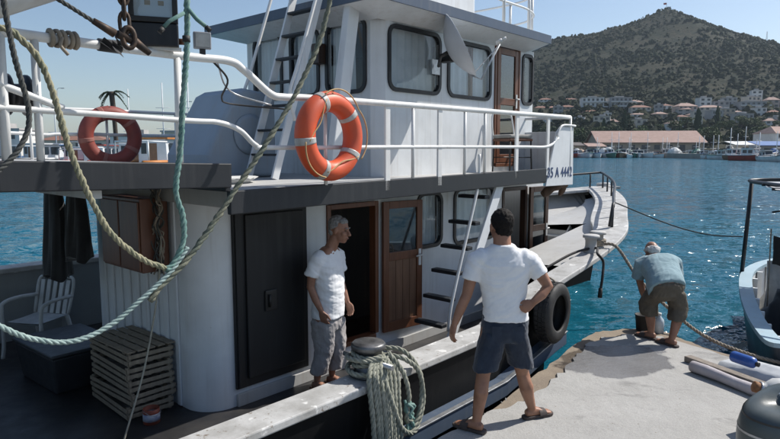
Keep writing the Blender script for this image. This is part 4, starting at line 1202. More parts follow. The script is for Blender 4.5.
lifebuoy(-1.43, 4.52, 2.41, M['red_faded'], M['rope_tan'], 'faded red ring lifebuoy on the far rail of the aft deck', R(-3), False)

# floodlights
fl = empty('floodlight', bw(-2.69,.86,2.93), R(18), 'large square black floodlight standing on the white aft rail', 'floodlight', 'floodlights on the rail')
MB().box(-.155, .155, -.05, .05, .17, .46).build('housing', M['black'], fl, .012)
MB().box(-.155, .155, -.06, .04, .015, .165).build('driver_box', M['slate'], fl, .008)
bz = MB()
for a in ((-.155,.155,.17,.205),(-.155,.155,.425,.46),(-.155,-.12,.205,.425),(.12,.155,.205,.425)): bz.box(a[0],a[1],-.066,-.05,a[2],a[3])
bz.build('bezel', M['black'], fl, .004)
MB().box(-.12, .12, -.053, -.050, .205, .425).build('reflector', mat('lamp_reflector', (.86,.87,.88), (.78,.80,.82), 4, .3, .05, 0, 0), fl)
for x in (-.035, .05): MB().box(x-.018, x+.018, -.056, -.053, .28, .31).build('emitter', M['yellowrope'], fl)
MB().box(-.12, .12, -.062, -.060, .205, .425).build('lens', M['glass'], fl)
MB().box(-.10, .17, -.03, .03, -.005, .015).build('bracket', M['rail'], fl)
MB().lathe([(.022,0),(.022,.05)], (.155,0,.06), (1,0,0), 10).build('hinge_bolt', M['wood'], fl)
fl = empty('floodlight', bw(-2.33,.86,2.94), R(24), 'small grey floodlight on the aft rail beside the green rope', 'floodlight', 'floodlights on the rail')
MB().box(-.062, .062, -.02, .02, .035, .155).build('housing', M['grey_plastic'], fl, .008)
MB().box(-.048, .048, -.024, -.02, .048, .142).build('lens', M['tape'], fl)
MB().box(-.02, .02, -.015, .015, 0, .04).build('bracket', M['black'], fl)

# satellite dish
sd = bthing('satellite_dish', 1.18, 1.15, 3.44, 0, 'grey satellite dish seen edge-on, fixed outside the wheelhouse windows', 'satellite dish')
dn = Vector((.55,-.70,.46)).normalized()
prof = []
for k in range(9):
    r = .39*k/8; prof.append((r, .16*(r/.39)**2 - .10))
dm = MB(); dm.lathe([(r, h) for r, h in prof] + [(.395,.062)] + [(r, h-.008) for r, h in reversed(prof)], (0,0,0), dn, 36)
dm.build('reflector', mat('dish_grey', (.55,.57,.60), (.47,.49,.52), 3, .45), sd)
du = (Vector((0,0,-1)) + dn*dn.z).normalized()
lnb = dn*.47 + du*.17
MB().tube([du*.37+dn*.02, du*.46+dn*.10, lnb+du*.03], .011, 8).build('feed_arm', M['galv'], sd)
MB().tube([du*.37+dn*.02+Vector((.03,.02,0)), lnb+du*.03], .007, 6).build('feed_arm', M['galv'], sd)
for off in (-.03, .03):
    q = lnb + Vector((off, off, 0))
    MB().tube([q-dn*-.03, q-dn*.02], .022, 12).tube([q+dn*.03, q+dn*.085], .016, 10).build('feed_horn', M['plastic_white'], sd)
MB().tube([(0,0,0)-dn*0 if False else tuple(-dn*.11), tuple(-dn*.20), (.14,.36,-.16)], .022, 8).build('bracket', M['black'], sd)
MB().box(.02, .14, .10, .28, -.14, -.04).build('clamp', M['black'], sd, .01)
MB().box(.06, .22, .40, .428, -.26, -.08).build('wall_plate', M['galv'], sd)

# chair on the upper deck
ch = bthing('metal_chair', 2.62, 1.22, 1.95, R(-20), 'small metal chair with grey cushion and dark legs on the upper deck', 'chair')
MB().box(-.20, .20, -.19, .19, .42, .455).build('seat', M['wood'], ch, .01)
MB().box(-.20, .20, -.19, .19, .458, .51).build('cushion', mat('grey_cushion', (.36,.35,.33), None, 9, .9), ch, .025)
for x in (-.18, .18):
    for y in (-.17, .17): MB().tube([(x*1.05,y*1.1,0),(x,y,.43)], .011, 8).build('leg', M['black'], ch)
MB().tube(crv([(-.18,.18,.43),(-.185,.22,.62),(-.15,.25,.80),(0,.26,.83),(.15,.25,.80),(.185,.22,.62),(.18,.18,.43)], 5), .012, 8).build('back_frame', M['rail'], ch)
MB().tube([(-.18,.17,.2),(.18,.17,.2)], .008, 6).tube([(-.18,-.17,.2),(.18,-.17,.2)], .008, 6).build('stretcher', M['black'], ch)

# stern clutter under the aft deck
def crate(z, i, label):
    o = bthing('fish_crate', -2.26 + random.uniform(-.012,.012), 2.42 + random.uniform(-.012,.012), z, R(random.uniform(-2.5,2.5)), label, 'crate', 'stacked wooden fish crates')
    hx, hy, h = .215, .40, .118
    for sx in (-1, 1):
        for zz in (.018, .072):
            MB().box(sx*hx-.006, sx*hx+.006, -hy, hy, zz, zz+.036).build('slat', M['crate'], o, .002, 1)
    for sy in (-1, 1):
        for zz in (.018, .072):
            MB().box(-hx+.008, hx-.008, sy*hy-.006, sy*hy+.006, zz, zz+.036).build('slat', M['crate'], o, .002, 1)
    for sx in (-1, 1):
        for sy in (-1, 1):
            x = sx*(hx-.024); y = sy*(hy-.024)
            MB().box(x-.014, x+.014, y-.014, y+.014, 0, h).build('corner_post', M['crate'], o)
    for k in range(5):
        x = -hx + .045 + k*(2*hx-.09)/4
        MB().box(x-.026, x+.026, -hy+.012, hy-.012, .006, .014).build('slat', M['plank'], o)
    return o
for i in range(5):
    crate(-.15 + .12*i, i, 'slatted wooden fish crate in the shade, %s' % ('bottom one of its stack' if i == 0 else '%s up in its stack' % ORD[i] if i < 4 else 'right under the loose tray'))
lidc = bthing('fish_crate', -2.26, 2.42, .452, R(1.5), 'wooden slatted tray lying on top of the crate stack', 'crate', 'stacked wooden fish crates')
for k in range(5):
    x = -.19 + k*.095
    MB().box(x-.036, x+.036, -.41, .41, .012, .024).build('slat', M['crate'], lidc, .002, 1)
for y in (-.33, 0, .33): MB().box(-.225, .225, y-.022, y+.022, 0, .011).build('slat', M['crate'], lidc)
bk = bthing('paint_tin', -2.36, 1.85, -.15, 0, 'small red and white paint tin on the dark deck by the crates', 'tin')
MB().lathe([(.068,0),(.072,.004),(.072,.10),(.070,.135),(.066,.135),(.066,.02)], n=24).build('tin', mat('tin_red', (.30,.06,.03), (.16,.05,.03), 8, .5), bk)
MB().lathe([(.0728,.03),(.0728,.095)], n=24).build('paper_band', mat('tin_label', (.55,.56,.6), (.2,.24,.4), 12, .6), bk)
MB().tube(crv([(-.07,0,.12),(-.05,-.07,.10),(0,-.09,.09),(.05,-.07,.10),(.07,0,.12)], 4), .003, 5).build('wire_handle', M['galv'], bk)
bn = bthing('storage_bin', -2.42, 3.55, -.15, R(3), 'dark lidded plastic bin behind the crate stack', 'bin')
MB().add([(-.3,-.42,0),(.3,-.42,0),(.3,.42,0),(-.3,.42,0),(-.34,-.48,.38),(.34,-.48,.38),(.34,.48,.38),(-.34,.48,.38)], [(0,3,2,1),(4,5,6,7),(0,1,5,4),(1,2,6,5),(2,3,7,6),(3,0,4,7)]).build('tub', mat('dark_plastic', (.03,.032,.036), None, 6, .5), bn, .02)
MB().box(-.36, .36, -.50, .50, .385, .42).build('lid', mat('dark_plastic_lid', (.045,.05,.056), None, 6, .45), bn, .015)
pc = bthing('plastic_chair', -2.35, 4.62, -.15, R(-150), 'grey-white plastic armchair at the far bulwark under the aft deck', 'chair')
st = MB().grid([[(x, y, .43 - .02*math.cos(x*5)*math.cos(y*5)) for y in (-.22,-.1,0,.1,.22)] for x in (-.22,-.1,0,.1,.22)])
st.grid([[(x, y, .405) for y in (-.22,-.1,0,.1,.22)] for x in (-.22,-.1,0,.1,.22)]).build('seat', M['plastic_white'], pc)
for k in range(5):
    y = -.17 + .085*k
    MB().bar((-.21,y,.43), (-.32,y*1.05,.82), .05, .012, (1,0,0)).build('back_slat', M['plastic_white'], pc)
MB().tube(crv([(-.21,-.235,.43),(-.32,-.245,.80),(-.335,-.15,.86),(-.34,0,.875),(-.335,.15,.86),(-.32,.245,.80),(-.21,.235,.43)], 5), .018, 8).build('back_frame', M['plastic_white'], pc)
for sy in (-1, 1):
    MB().tube(crv([(-.27,sy*.245,.64),(0,sy*.275,.66),(.20,sy*.275,.64),(.245,sy*.265,.55),(.25,sy*.255,.2),(.27,sy*.265,0)], 5), .022, 8).build('armrest', M['plastic_white'], pc)
    MB().tube([(-.20,sy*.22,.42),(-.29,sy*.265,0)], [.026,.02], 8).build('leg', M['plastic_white'], pc)
cb = bthing('wall_cabinet', -2.022, 2.45, 1.12, 0, 'red-brown wooden box hung on the aft house wall', 'cabinet')
MB().box(-.26, 0, -.40, .40, .03, .70).build('body', M['boxbrown'], cb, .008)
MB().box(-.278, -.262, -.385, -.012, .05, .67).build('door', M['boxbrown'], cb, .006); MB().box(-.278, -.262, .012, .385, .05, .67).build('door', M['boxbrown'], cb, .006)
# oilskins hanging from the deck beam
def cloth(name, s, y, z, rz, w_, h_, m, label, cat, seed, depth=.12):
    o = bthing(name, s, y, z, rz, label, cat)
    rows = []
    rr = random.Random(seed); ph = [rr.uniform(0, 6) for _ in range(4)]
    nz, na = 22, 44
    for i in range(nz+1):
        t = i/nz; row = []
        hw = w_/2*(.55+.45*min(1, t*2.6))*(1+.08*math.sin(t*5+ph[0])) * (1 if t < .8 else 1-.25*(t-.8)/.2)
        for k in range(na):
            a = 2*math.pi*k/na
            fold = 1 + .16*math.sin(a*7+ph[1]+t*2) + .10*math.sin(a*13+ph[2]-t*3)
            row.append((depth*math.sin(a)*fold*(.4+.6*t), hw*math.cos(a)*(1+.05*math.sin(a*5+t*4)), -h_*t - .04*math.sin(a*3+ph[3])*t))
        rows.append(row)
    mb = MB().grid(rows, True, closed=True)
    mb.add(rows[-1], [tuple(range(na))]); mb.add(rows[0], [tuple(range(na))])
    q = mb.build('cloth', m, o)
    MB().tube([(0,0,-.03),(0,0,.05),(.03,0,.08)], .008, 6).build('hook', M['galv'], o)
    return o, q
cloth('oilskin_coat', -2.35, 3.90, 1.93, 0, .50, 1.05, M['blackcloth'], 'long black oilskin coat hanging furthest out under the aft deck', 'coat', 3)
cloth('oilskin_jacket', -2.30, 3.42, 1.93, 0, .42, .80, M['blackcloth'], 'shorter black jacket hanging next to the brown cabinet', 'jacket', 8)
nb = bthing('net_bundle', -2.10, 2.02, 1.15, 0, 'tangle of pale old net and twine hanging beside the brown cabinet', 'net')
rr = random.Random(4)
for k in range(16):
    pts = [(rr.uniform(-.04,.04)-.05, rr.uniform(-.09,.09), .78 - j*.11 + rr.uniform(-.04,.04)) for j in range(8)]
    MB().tube(crv(pts, 4), .007, 5).build('strand', M['rope_tan'] if k % 2 else M['rope_dark'], nb)

# rope on the bollard
rp = bthing('mooring_rope', -1.36, .14, .452, 0, 'thick grey-green rope wound on the bollard and hanging over the black hull', 'rope')
pts = []
for k in range(57):
    a = k*.42; rr_ = .145 + .028*math.sin(k*.23)
    pts.append((rr_*math.cos(a), rr_*math.sin(a), .04 + .15*k/56 + .018*math.sin(a*1.3)))
rope_mb(pts, .022, fuzz=.06).build('wrap', M['rope_coil'], rp)
def loop(pts, m=None): rope_mb(crv(pts, 7), .021, fuzz=.06).build('hanging_loop', m or M['rope_coil'], rp)
rr = random.Random(12)
for k in range(6):
    x = -.20 + .045*k + rr.uniform(-.01,.01)
    dz = rr.uniform(-.75, -.55)
    loop([(-.05+.03*k,-.10,.16), (x,-.20,.06), (x-.03,-.27,-.25), (x-.01,-.28,dz), (x+.03,-.285,dz-.07), (x+.06,-.28,dz+.03), (x+.05,-.26,-.2), (x+.10,-.19,.05), (.08,-.10,.14)])
loop([(.12,-.06,.14),(.20,-.20,.12),(.34,-.25,-.02),(.37,-.27,-.28),(.24,-.29,-.48),(.08,-.29,-.40),(-.02,-.27,-.15),(-.06,-.20,.06),(-.08,-.12,.12)])
loop([(.13,.05,.17),(.28,-.12,.15),(.38,-.23,-.05),(.33,-.27,-.33),(.18,-.285,-.50)])
loop([(.10,-.12,.18),(.17,-.22,.02),(.20,-.26,-.18),(.16,-.27,-.36),(.22,-.275,-.38)])
for k in range(5):
    pts = [(.20+rr.uniform(-.05,.05), -.27+rr.uniform(-.02,.02), -.22-.06*j+rr.uniform(-.02,.02)) for j in range(5)]
    MB().tube(crv(pts, 3), .014, 6).build('frayed_end', M['rope_green'], rp)
# tyre fender
ty = bthing('tyre_fender', 1.30, -.115, .47, R(4), 'worn black tyre hung on the hull side as a fender', 'tyre')
prof = [(.195,-.085),(.215,-.095),(.27,-.10),(.315,-.085),(.33,-.06),(.333,0),(.33,.06),(.315,.085),(.27,.10),(.215,.095),(.195,.085),(.205,.06),(.25,.07),(.29,.05),(.29,-.05),(.25,-.07),(.205,-.06),(.195,-.085)]
MB().lathe(prof, (0,0,0), (0,-1,0), 56).build('carcass', M['rubber'], ty)
tr = MB()
for k in range(40):
    a = 2*math.pi*k/40
    for y0, sk in ((-.062,.0),(-.018,.03),(.026,0)):
        c = Vector((math.cos(a+sk), 0, math.sin(a+sk))); t = Vector((-math.sin(a+sk), 0, math.cos(a+sk)))
        ce = c*.333; vs = []
        for h in (-.004, .006):
            for yy in (y0, y0+.034):
                for d_ in (-.019, .019): vs.append(ce + c*h + t*d_ + Vector((0,yy,0)))
        tr.add(vs, [(0,1,3,2),(4,6,7,5),(0,4,5,1),(1,5,7,3),(3,7,6,2),(2,6,4,0)])
tr.build('tread', M['rubber'], ty)
MB().tube(crv([(.02,-.02,.27),(0,.0,.36),(-.02,.20,.42),(-.04,.30,.30)], 5), .012, 6).build('lashing', M['rope_tan'], ty)

# ---- ropes and chain overhead, seen against the sky
rope_mb(crv([(-2.45,2.9,2.98),(-2.05,3.28,2.89),(-1.98,3.34,2.84),(-1.92,3.41,2.73),(-1.88,3.46,2.53),(-1.84,3.51,2.25),(-1.77,3.58,1.96),(-1.70,3.66,1.75),(-1.58,3.79,1.57),(-1.47,3.91,1.48)], 8), .0185, fuzz=.16).build('hanging_rope', M['rope_olive']).name
o = bpy.data.objects['hanging_rope']; tag(o, 'frayed olive rope crossing the left rail and dropping to a bend', 'rope', 'ropes hanging from the boom')
gr = empty('hanging_rope', (-1.38,4.0,1.5), 0, 'thick sea-green rope hanging straight down beside the floodlights', 'rope', 'ropes hanging from the boom')
O = Vector((-1.38,4.0,1.5))
def rel(P, o=O): return [Vector(p)-o for p in P]
rope_mb(rel(crv([(-1.31,4.1,3.9),(-1.32,4.08,3.22),(-1.33,4.07,2.9),(-1.36,4.03,2.51),(-1.38,4.02,2.25),(-1.41,3.99,1.99),(-1.38,4.01,1.82),(-1.38,4.01,1.65),(-1.43,3.96,1.51),(-1.47,3.91,1.47)], 8)), .020, fuzz=.12).build('rope', M['rope_green'], gr)
MB().tube(rel([(-1.33,4.05,3.13),(-1.41,4.0,3.07),(-1.44,3.98,3.03)]), .014, 6).tube(rel([(-1.31,4.07,3.16),(-1.25,4.05,3.09),(-1.20,4.06,3.05)]), .014, 6).build('whipped_end', M['rope_green'], gr)
MB().tube(rel([(-1.445,3.975,3.02),(-1.465,3.96,2.99)]), .017, 6).tube(rel([(-1.195,4.06,3.045),(-1.17,4.06,3.02)]), .017, 6).build('taped_tip', M['rubber'], gr)
MB().tube(rel([(-1.33,4.07,2.99),(-1.33,4.07,2.95)]), .025, 10).build('taped_band', M['rubber'], gr)
o = rope_mb(crv([(-1.36,4.03,1.60),(-1.45,3.93,1.45),(-1.59,3.78,1.30),(-1.72,3.64,1.18),(-1.86,3.48,1.13),(-1.99,3.34,1.18),(-2.11,3.20,1.30),(-2.4,2.85,1.7)], 9), .0165, fuzz=.08).build('hanging_rope', M['rope_pale']); tag(o, 'pale teal laid rope sagging low in front of the dark aft deck', 'rope', 'ropes hanging from the boom')
o = rope_mb(crv([(-.36,5.15,4.1),(-.48,5.02,3.44),(-.57,4.92,3.07),(-.73,4.74,2.67),(-.92,4.52,2.29),(-1.10,4.32,1.97),(-1.27,4.14,1.67),(-1.40,3.99,1.47),(-1.50,3.88,1.36),(-1.55,3.83,1.28)], 8), .0205, pitch=.20, fuzz=.22).build('hanging_rope', M['rope_moss']); tag(o, 'mossy dark green rope slanting down across the ladder and lifebuoy', 'rope', 'ropes hanging from the boom')
o = MB().tube(crv([bw(-2.12,2.0,1.5), bw(-2.2,1.95,1.0), bw(-2.45,1.75,.4), bw(-2.75,1.55,-.1)], 6), .008, 6).build('twine', M['string']); tag(o, 'thin pale line hanging in front of the crate stack to the deck', 'line')
o = rope_mb(crv([(-1.98,3.19,3.2),(-1.97,3.21,2.95),(-1.95,3.23,2.72),(-1.92,3.27,2.46),(-1.94,3.24,2.30),(-2.02,3.15,2.15),(-2.2,2.95,1.95)], 6), .015).build('hanging_rope', M['rope_dark']); tag(o, 'thin dark rope curving down at the left edge of the picture', 'rope', 'ropes hanging from the boom')
# chain with shackle and wire
cx_ = empty('lifting_chain', (-1.58,3.72,2.9), 0, 'dark steel chain hanging from above beside the big floodlight', 'chain')
for k in range(9):
    z = .78 - k*.085; mb = MB(); rot = (k % 2)*math.pi/2 + .5
    pts = []
    for j in range(16):
        a = 2*math.pi*j/16
        px, pz = .027*math.cos(a), .052*math.sin(a) + (.012 if math.sin(a) > 0 else -.012)
        pts.append((px*math.cos(rot), px*math.sin(rot), z+pz))
    mb.tube(pts, .0115, 7, closed=True).build('link', M['rustchain'], cx_)
pts = [(.035*math.cos(a)*.8+.02, .035*math.cos(a)*.6, .015+.06*math.sin(a)) for a in [2*math.pi*j/16 for j in range(16)]]
MB().tube(pts, .016, 8, closed=True).build('shackle', M['rustchain'], cx_)
MB().tube([(-.03,-.04,.03),(.04,.05,.00),(.10,.11,-.06)], [.024,.026,.018], 10).build('hook', M['rustchain'], cx_)
o = rope_mb([(-2.2,3.04,3.33),(-1.82,3.45,3.07),(-1.71,3.57,2.99),(-1.62,3.67,2.93)], .013).build('lifting_wire', M['rope_dark']); tag(o, 'dark wire running down from the boom to the chain shackle', 'wire')
MB().tube([(-1.70,3.58,2.985),(-1.62,3.67,2.93)], [.018,.026], 10).build('socket', M['rustchain'], o)
# black rag and rope ends tied on the rail
rg = bthing('black_rag', -3.0, .86, 2.915, 0, 'torn black rag knotted round the white aft rail', 'rag')
MB().tube([(-.07,0,0),(.07,0,0)], [.040,.043], 12).build('knot', M['blackcloth'], rg)
rr = random.Random(2)
for k in range(6):
    a = rr.uniform(-1.2, 1.2); b = Vector((rr.uniform(-.06,.07), -.03, 0)); e = b + Vector((rr.uniform(-.05,.07), rr.uniform(-.05,-.02), rr.uniform(-.06,.05)))
    MB().grid([[b+Vector((-.02,0,.01)), (b+e)/2+Vector((-.03,-.02,.02)), e+Vector((-.02,0,.02))], [b+Vector((.02,0,-.01)), (b+e)/2+Vector((.03,.0,-.01)), e+Vector((.03,-.01,-.02))]]).build('tail', M['blackcloth'], rg)
kn = bthing('rope_lashing', -3.28, .86, 2.92, 0, 'frayed brown rope lashing round the white rail near the picture edge', 'rope')
for k in range(5):
    torus(MB(), (-.07+.035*k,0,0), (1,.2*(k % 2),.1), .044, .014, 16, 7).build('turn', M['rope_tan'], kn)
MB().tube(crv([(-.02,-.05,0),(-.04,-.07,-.05),(0,-.07,-.1)], 4), .011, 6).build('loose_end', M['rope_tan'], kn)

# ---- lines to the quay and to the neighbouring boat
mo = empty('bow_line', (2.86,8.26,.95), 0, 'thick dark mooring line from the bow bitts down to the quay', 'rope')
o0 = Vector((2.86,8.26,.95))
q = []
for k in range(34):
    a = k*.6
    q.append((3.28+.10*math.cos(a), .24+.10*math.sin(a), .95+.08*k/33))
rope_mb([Vector(bw(*p))-o0 for p in q], .018).build('wrap', M['rope_tan'], mo)
rope_mb([Vector(p)-o0 for p in crv([bw(3.28,.16,.98), bw(3.30,-.03,.94), (3.28,7.8,.55), (3.58,7.3,.19), (3.74,6.86,.06), (3.95,6.36,.035), (4.25,6.0,.035), (4.8,5.5,.04)], 10)], .021).build('line', M['rope_tan'], mo)
o = MB().tube(crv([bw(2.2,.5,.72), bw(2.7,.32,.90), bw(3.0,.15,.955), (2.60,7.50,.96), (2.71,7.60,.84), (2.68,7.52,.66), (2.655,7.5,.50)], 8), .017, 8).build('black_hose', M['rubber']); tag(o, 'black hose laid over the bow gunwale, its end hanging above the water', 'hose')
MB().tube([(2.655,7.5,.52),(2.65,7.5,.40)], [.024,.028], 10).build('nozzle', M['rubber'], o)
o = rope_mb(crv([bw(5.9,1.05,1.32), (5.0,10.8,.93), (5.6,10.6,.77), (5.86,9.98,.82)], 10), .012).build('tie_line', M['rope_dark']); tag(o, 'thin dark line sagging over the water from the bow rail to the neighbouring boat', 'rope')
sg = bthing('brown_cloth', 3.55, 1.0, 1.62, R(0), 'crumpled brown sacking at the foot of the registration board', 'cloth')
rr = random.Random(6)
MB().tube(crv([(-.25,.1,-.02),(-.1,.0,.1),(.1,-.05,.14),(.3,.05,.06),(.5,.2,-.06)], 5), [.05,.06,.07,.065,.06,.07,.08,.07,.06,.055,.06,.07,.06,.05,.05,.045,.05,.05,.045,.04,.03], 9).build('sacking', mat('brown_sacking', (.12,.075,.05), (.07,.045,.03), 12, .95), sg)

# ================================================================ NEIGHBOURING BOAT
RB = Vector((4.02,6.22,0)); RA = math.atan2(.903,.43)
rb = empty('neighbour_boat', tuple(RB), RA, 'small open blue and white fishing boat with awning frame at the right edge', 'boat')
# local x: away from the quay along its side, local y: towards the far-left (negative y is to starboard/right)
navy = boat_paint('navy_hull_paint', (.025,.04,.062), dirt=(.15,.15,.14), rust=.2); lblue = boat_paint('light_blue_paint', (.34,.47,.54), rough=.5, dirt_amt=.6)
prof = [(-.15,-.30,.30),(.0,-.06,.22),(.5,.02,.17),(1.6,.06,.15),(3.0,.03,.18),(4.2,-.10,.24),(5.0,-.45,.30),(5.6,-1.05,.36)]
PS = crv(prof, 4)
rows = [[(p.x, p.y, p.z), (p.x, p.y-.03, p.z-.25), (p.x, p.y-.16, -.85), (p.x, p.y-.7, -1.3)] for p in PS]
BW_ = 2.5
rows2 = [[(p.x, -BW_-p.y, p.z), (p.x, -BW_-p.y+.03, p.z-.25), (p.x, -BW_-p.y+.16, -.85), (p.x, -BW_-p.y+.7, -1.3)] for p in PS]
h_ = MB().grid(rows).grid(rows2)
h_.add(rows[0]+rows2[0], [(0,1,5,4),(1,2,6,5),(2,3,7,6)]); h_.add(rows[-1]+rows2[-1], [(0,4,5,1),(1,5,6,2),(2,6,7,3)])
h_.build('hull', navy, rb)
for sg_, m_ in ((1, lblue), (-1, lblue)):
    R_ = [[(p.x, (p.y+.03) if sg_ > 0 else -BW_-p.y-.03, p.z-.04), (p.x, (p.y-.15) if sg_ > 0 else -BW_-p.y+.15, p.z-.04), (p.x, (p.y-.15) if sg_ > 0 else -BW_-p.y+.15, p.z+.01), (p.x, (p.y+.03) if sg_ > 0 else -BW_-p.y-.03, p.z+.01)] for p in PS]
    MB().grid(R_, False, closed=True).build('gunwale', m_, rb)
    R_ = [[(p.x, (p.y-.13) if sg_ > 0 else -BW_-p.y+.13, p.z-.02), (p.x, (p.y-.16) if sg_ > 0 else -BW_-p.y+.16, -.42)] for p in PS]
    MB().grid(R_, False).build('planking', M['white'], rb)
for k in range(11):
    i = 3 + k*2
    if i < len(PS):
        p = PS[i]; MB().box(p.x-.03, p.x+.03, p.y-.22, p.y-.145, -.40, p.z-.045).build('rib', M['white'], rb)
        MB().box(p.x-.03, p.x+.03, -BW_-p.y+.145, -BW_-p.y+.22, -.40, p.z-.045).build('rib', M['white'], rb)
MB().add([(-.1,-.25,-.40),(5.5,-.25,-.40),(5.5,-2.25,-.40),(-.1,-2.25,-.40)], [(0,1,2,3)]).build('deck', M['deckgrey'], rb)
for x in (1.7, 4.15):
    for y in (-.06, -2.44):
        if x > 3 or y < -1: MB().tube([(x,y,.15),(x,y-.06*(1 if y > -1 else -1),1.76)], .032, 10).build('awning_post', M['slate'], rb)
fr_ = [(4.15,-.12,1.76),(4.2,-1.2,1.79),(4.15,-2.38,1.80),(2.6,-2.42,1.79),(1.5,-2.25,1.78),(1.35,-1.5,1.77),(1.7,-.75,1.76),(2.7,-.30,1.76)]
MB().tube(crv(fr_, 6, closed=True), .03, 10, closed=True).build('awning_frame', M['slate'], rb)
rows = [[(1.9+2.2*i/10, -.18-2.1*j/10, 1.74+.05*math.sin(i*.9)*math.sin(j*.7)+.03*noise.noise((i*.4,j*.4,0))-.05*math.sin(math.pi*j/10)) for j in range(11)] for i in range(11)]
MB().grid(rows).build('awning', mat('grey_awning', (.45,.46,.46), (.36,.37,.38), 4, .9), rb)
for x in (2.0, 3.1): MB().tube([(x,-.15,1.74),(x,-2.3,1.76)], .02, 8).build('awning_bar', M['slate'], rb)
MB().tube([(3.4,-.5,-.4),(3.38,-.5,1.35)], .02, 8).tube([(3.0,-.3,1.35),(3.9,-.75,1.35)], .014, 6).build('net_stand', M['slate'], rb)
# things lying in it
def lump(name, c, rx, ry, rz_, m, label, cat, seed, bumpy=.25, group=None):
    rr = random.Random(seed); rows = []
    for i in range(13):
        v = math.pi*i/12; row = []
        for k in range(24):
            u = 2*math.pi*k/24
            d = Vector((math.sin(v)*math.cos(u), math.sin(v)*math.sin(u), math.cos(v)))
            q = 1 + bumpy*noise.noise(d*2.2+Vector((seed,0,0))) + bumpy*.5*noise.noise(d*6+Vector((0,seed,0)))
            row.append((d.x*rx*q, d.y*ry*q, max(-.02, d.z*rz_*q) if d.z < 0 else d.z*rz_*q))
        rows.append(row)
    o = MB().grid(rows, True, closed=True).build(name, m)
    o.location = c
    return tag(o, label, cat, group)
RM_ = Matrix.Translation(RB) @ Matrix.Rotation(RA, 4, 'Z')
rw = lambda x, y, z: tuple(RM_ @ Vector((x, y, z)))
netb = mat('net_pink_brown', (.30,.19,.155), (.17,.10,.085), 24, .95, .05, bmp=1.0, bscale=50, bdist=.03)
lump('net_pile', rw(1.3,-.85,-.38), .85, .55, .52, netb, 'heap of pinkish brown fishing net in the neighbouring boat', 'net', 1, .35)
lump('black_sheet', rw(2.65,-.62,-.38), .42, .36, .55, M['blackcloth'], 'black crumpled plastic sheet bundle behind the net heap', 'bundle', 5, .45)
lump('grey_sheet', rw(.45,-.75,-.38), .55, .45, .42, mat('grey_blue_sheet', (.20,.25,.30), (.14,.17,.2), 9, .8), 'grey-blue folded sheet near the quay end of the neighbouring boat', 'sheet', 9, .4)
lump('pale_sack', rw(3.55,-.75,-.38), .48, .45, .95, mat('pale_sack_cloth', (.58,.57,.54), (.45,.44,.42), 7, .9), 'pale crumpled canvas sacks under the awning', 'sack', 13, .5)
def flag(x, y, z, label, seed):
    o = empty('marker_flag', rw(x, y, -.4), RA, label, 'flag', 'black marker flags in the neighbouring boat')
    MB().tube([(0,0,0),(.03,.02,z+.55)], .010, 6).build('staff', M['rope_tan'], o)
    rr = random.Random(seed)
    rows = []
    for i in range(7):
        rows.append([(.03+.05*math.sin(i*.9+j*.5+seed), -.02-.055*j, z+.45-.07*i - .02*j*rr.random()) for j in range(7)])
    MB().grid(rows).build('flag', M['blackcloth'], o)
flag(3.0, -.32, .95, 'black marker flag hanging nearest the awning post', 1); flag(2.7, -.62, 1.15, 'black marker flag second from the awning post', 4); flag(2.3, -.5, .85, 'black marker flag hanging lowest over the sheet bundle', 7)
flag(3.3, -.85, 1.2, 'black marker flag furthest under the awning', 9)

# ================================================================ ON THE QUAY
def pipe(name, a, b, r, m, label, cat, seed, group=None):
    a = Vector(a); b = Vector(b); o = empty(name, tuple(a), 0, label, cat, group)
    rr = random.Random(seed); pts = []; rad = []
    for k in range(15):
        t = k/14; pts.append((b-a)*t + Vector((0,0,.006*math.sin(k*1.3)))); rad.append(r*(1+rr.uniform(-.06,.06)))
    MB().tube(pts, rad, 16).build('roll', m, o)
    torus(MB(), (b-a)*.003, (b-a), r*.72, r*.1, 20, 6).build('end_ring', M['rope_tan'], o)
    return o
pipe('rolled_awning', (3.06,5.93,.078), (3.95,3.9,.078), .054, mat('dusty_canvas', (.50,.47,.48), (.40,.37,.39), 8, .85, bmp=.4), 'thick dusty off-white roll of canvas lying on the quay', 'roll', 2)
o = MB().bar((3.16,6.24,.055), (4.0,4.35,.055), .10, .06).build('timber_beam', M['plank'], None, .008); tag(o, 'grey weathered timber lying beside the canvas roll', 'timber')
ts = []
for i in range(18):
    row = []
    for j in range(9):
        t = i/17; u = j/8
        p = Vector((3.36,6.02,0)).lerp(Vector((4.35,4.0,0)), t) + Vector((.9,.42,0))*(u*.42-.02)
        e = math.sin(math.pi*u)**.6*min(1, t*5+.15)
        row.append((p.x, p.y, .085 + e*(.07+.03*noise.noise((t*5,u*3,1))+.015*noise.noise((t*14,u*9,1))) - (.055 if j in (0, 8) else 0)))
    ts.append(row)
o = MB().grid(ts).build('tarpaulin', mat('pale_tarpaulin', (.52,.54,.55), (.40,.42,.44), 6, .7, bmp=.3)); tag(o, 'pale grey tarpaulin folded over the timber at the quay edge', 'tarpaulin')
bb = empty('blue_bottle', (3.43,5.66,.235), 0, 'blue plastic bottle lying on the tarpaulin', 'bottle')
ax = Vector((.40,-.91,0)).normalized()
MB().lathe([(.02,-.14),(.05,-.135),(.055,-.12),(.055,.06),(.05,.085),(.022,.11)], (0,0,0), ax, 20).build('body', mat('blue_plastic', (.02,.075,.30), (.03,.10,.36), 9, .35), bb)
MB().lathe([(.021,.11),(.023,.112),(.023,.135),(.018,.137)], (0,0,0), ax, 16).build('cap', M['black'], bb)
jg = empty('white_jerrycan', (2.93,4.50,.40), 0, 'white plastic jerrycan with rusty cap at the right edge, behind the motor', 'jerrycan')
ax = Vector((-.86,.15,.25)).normalized()
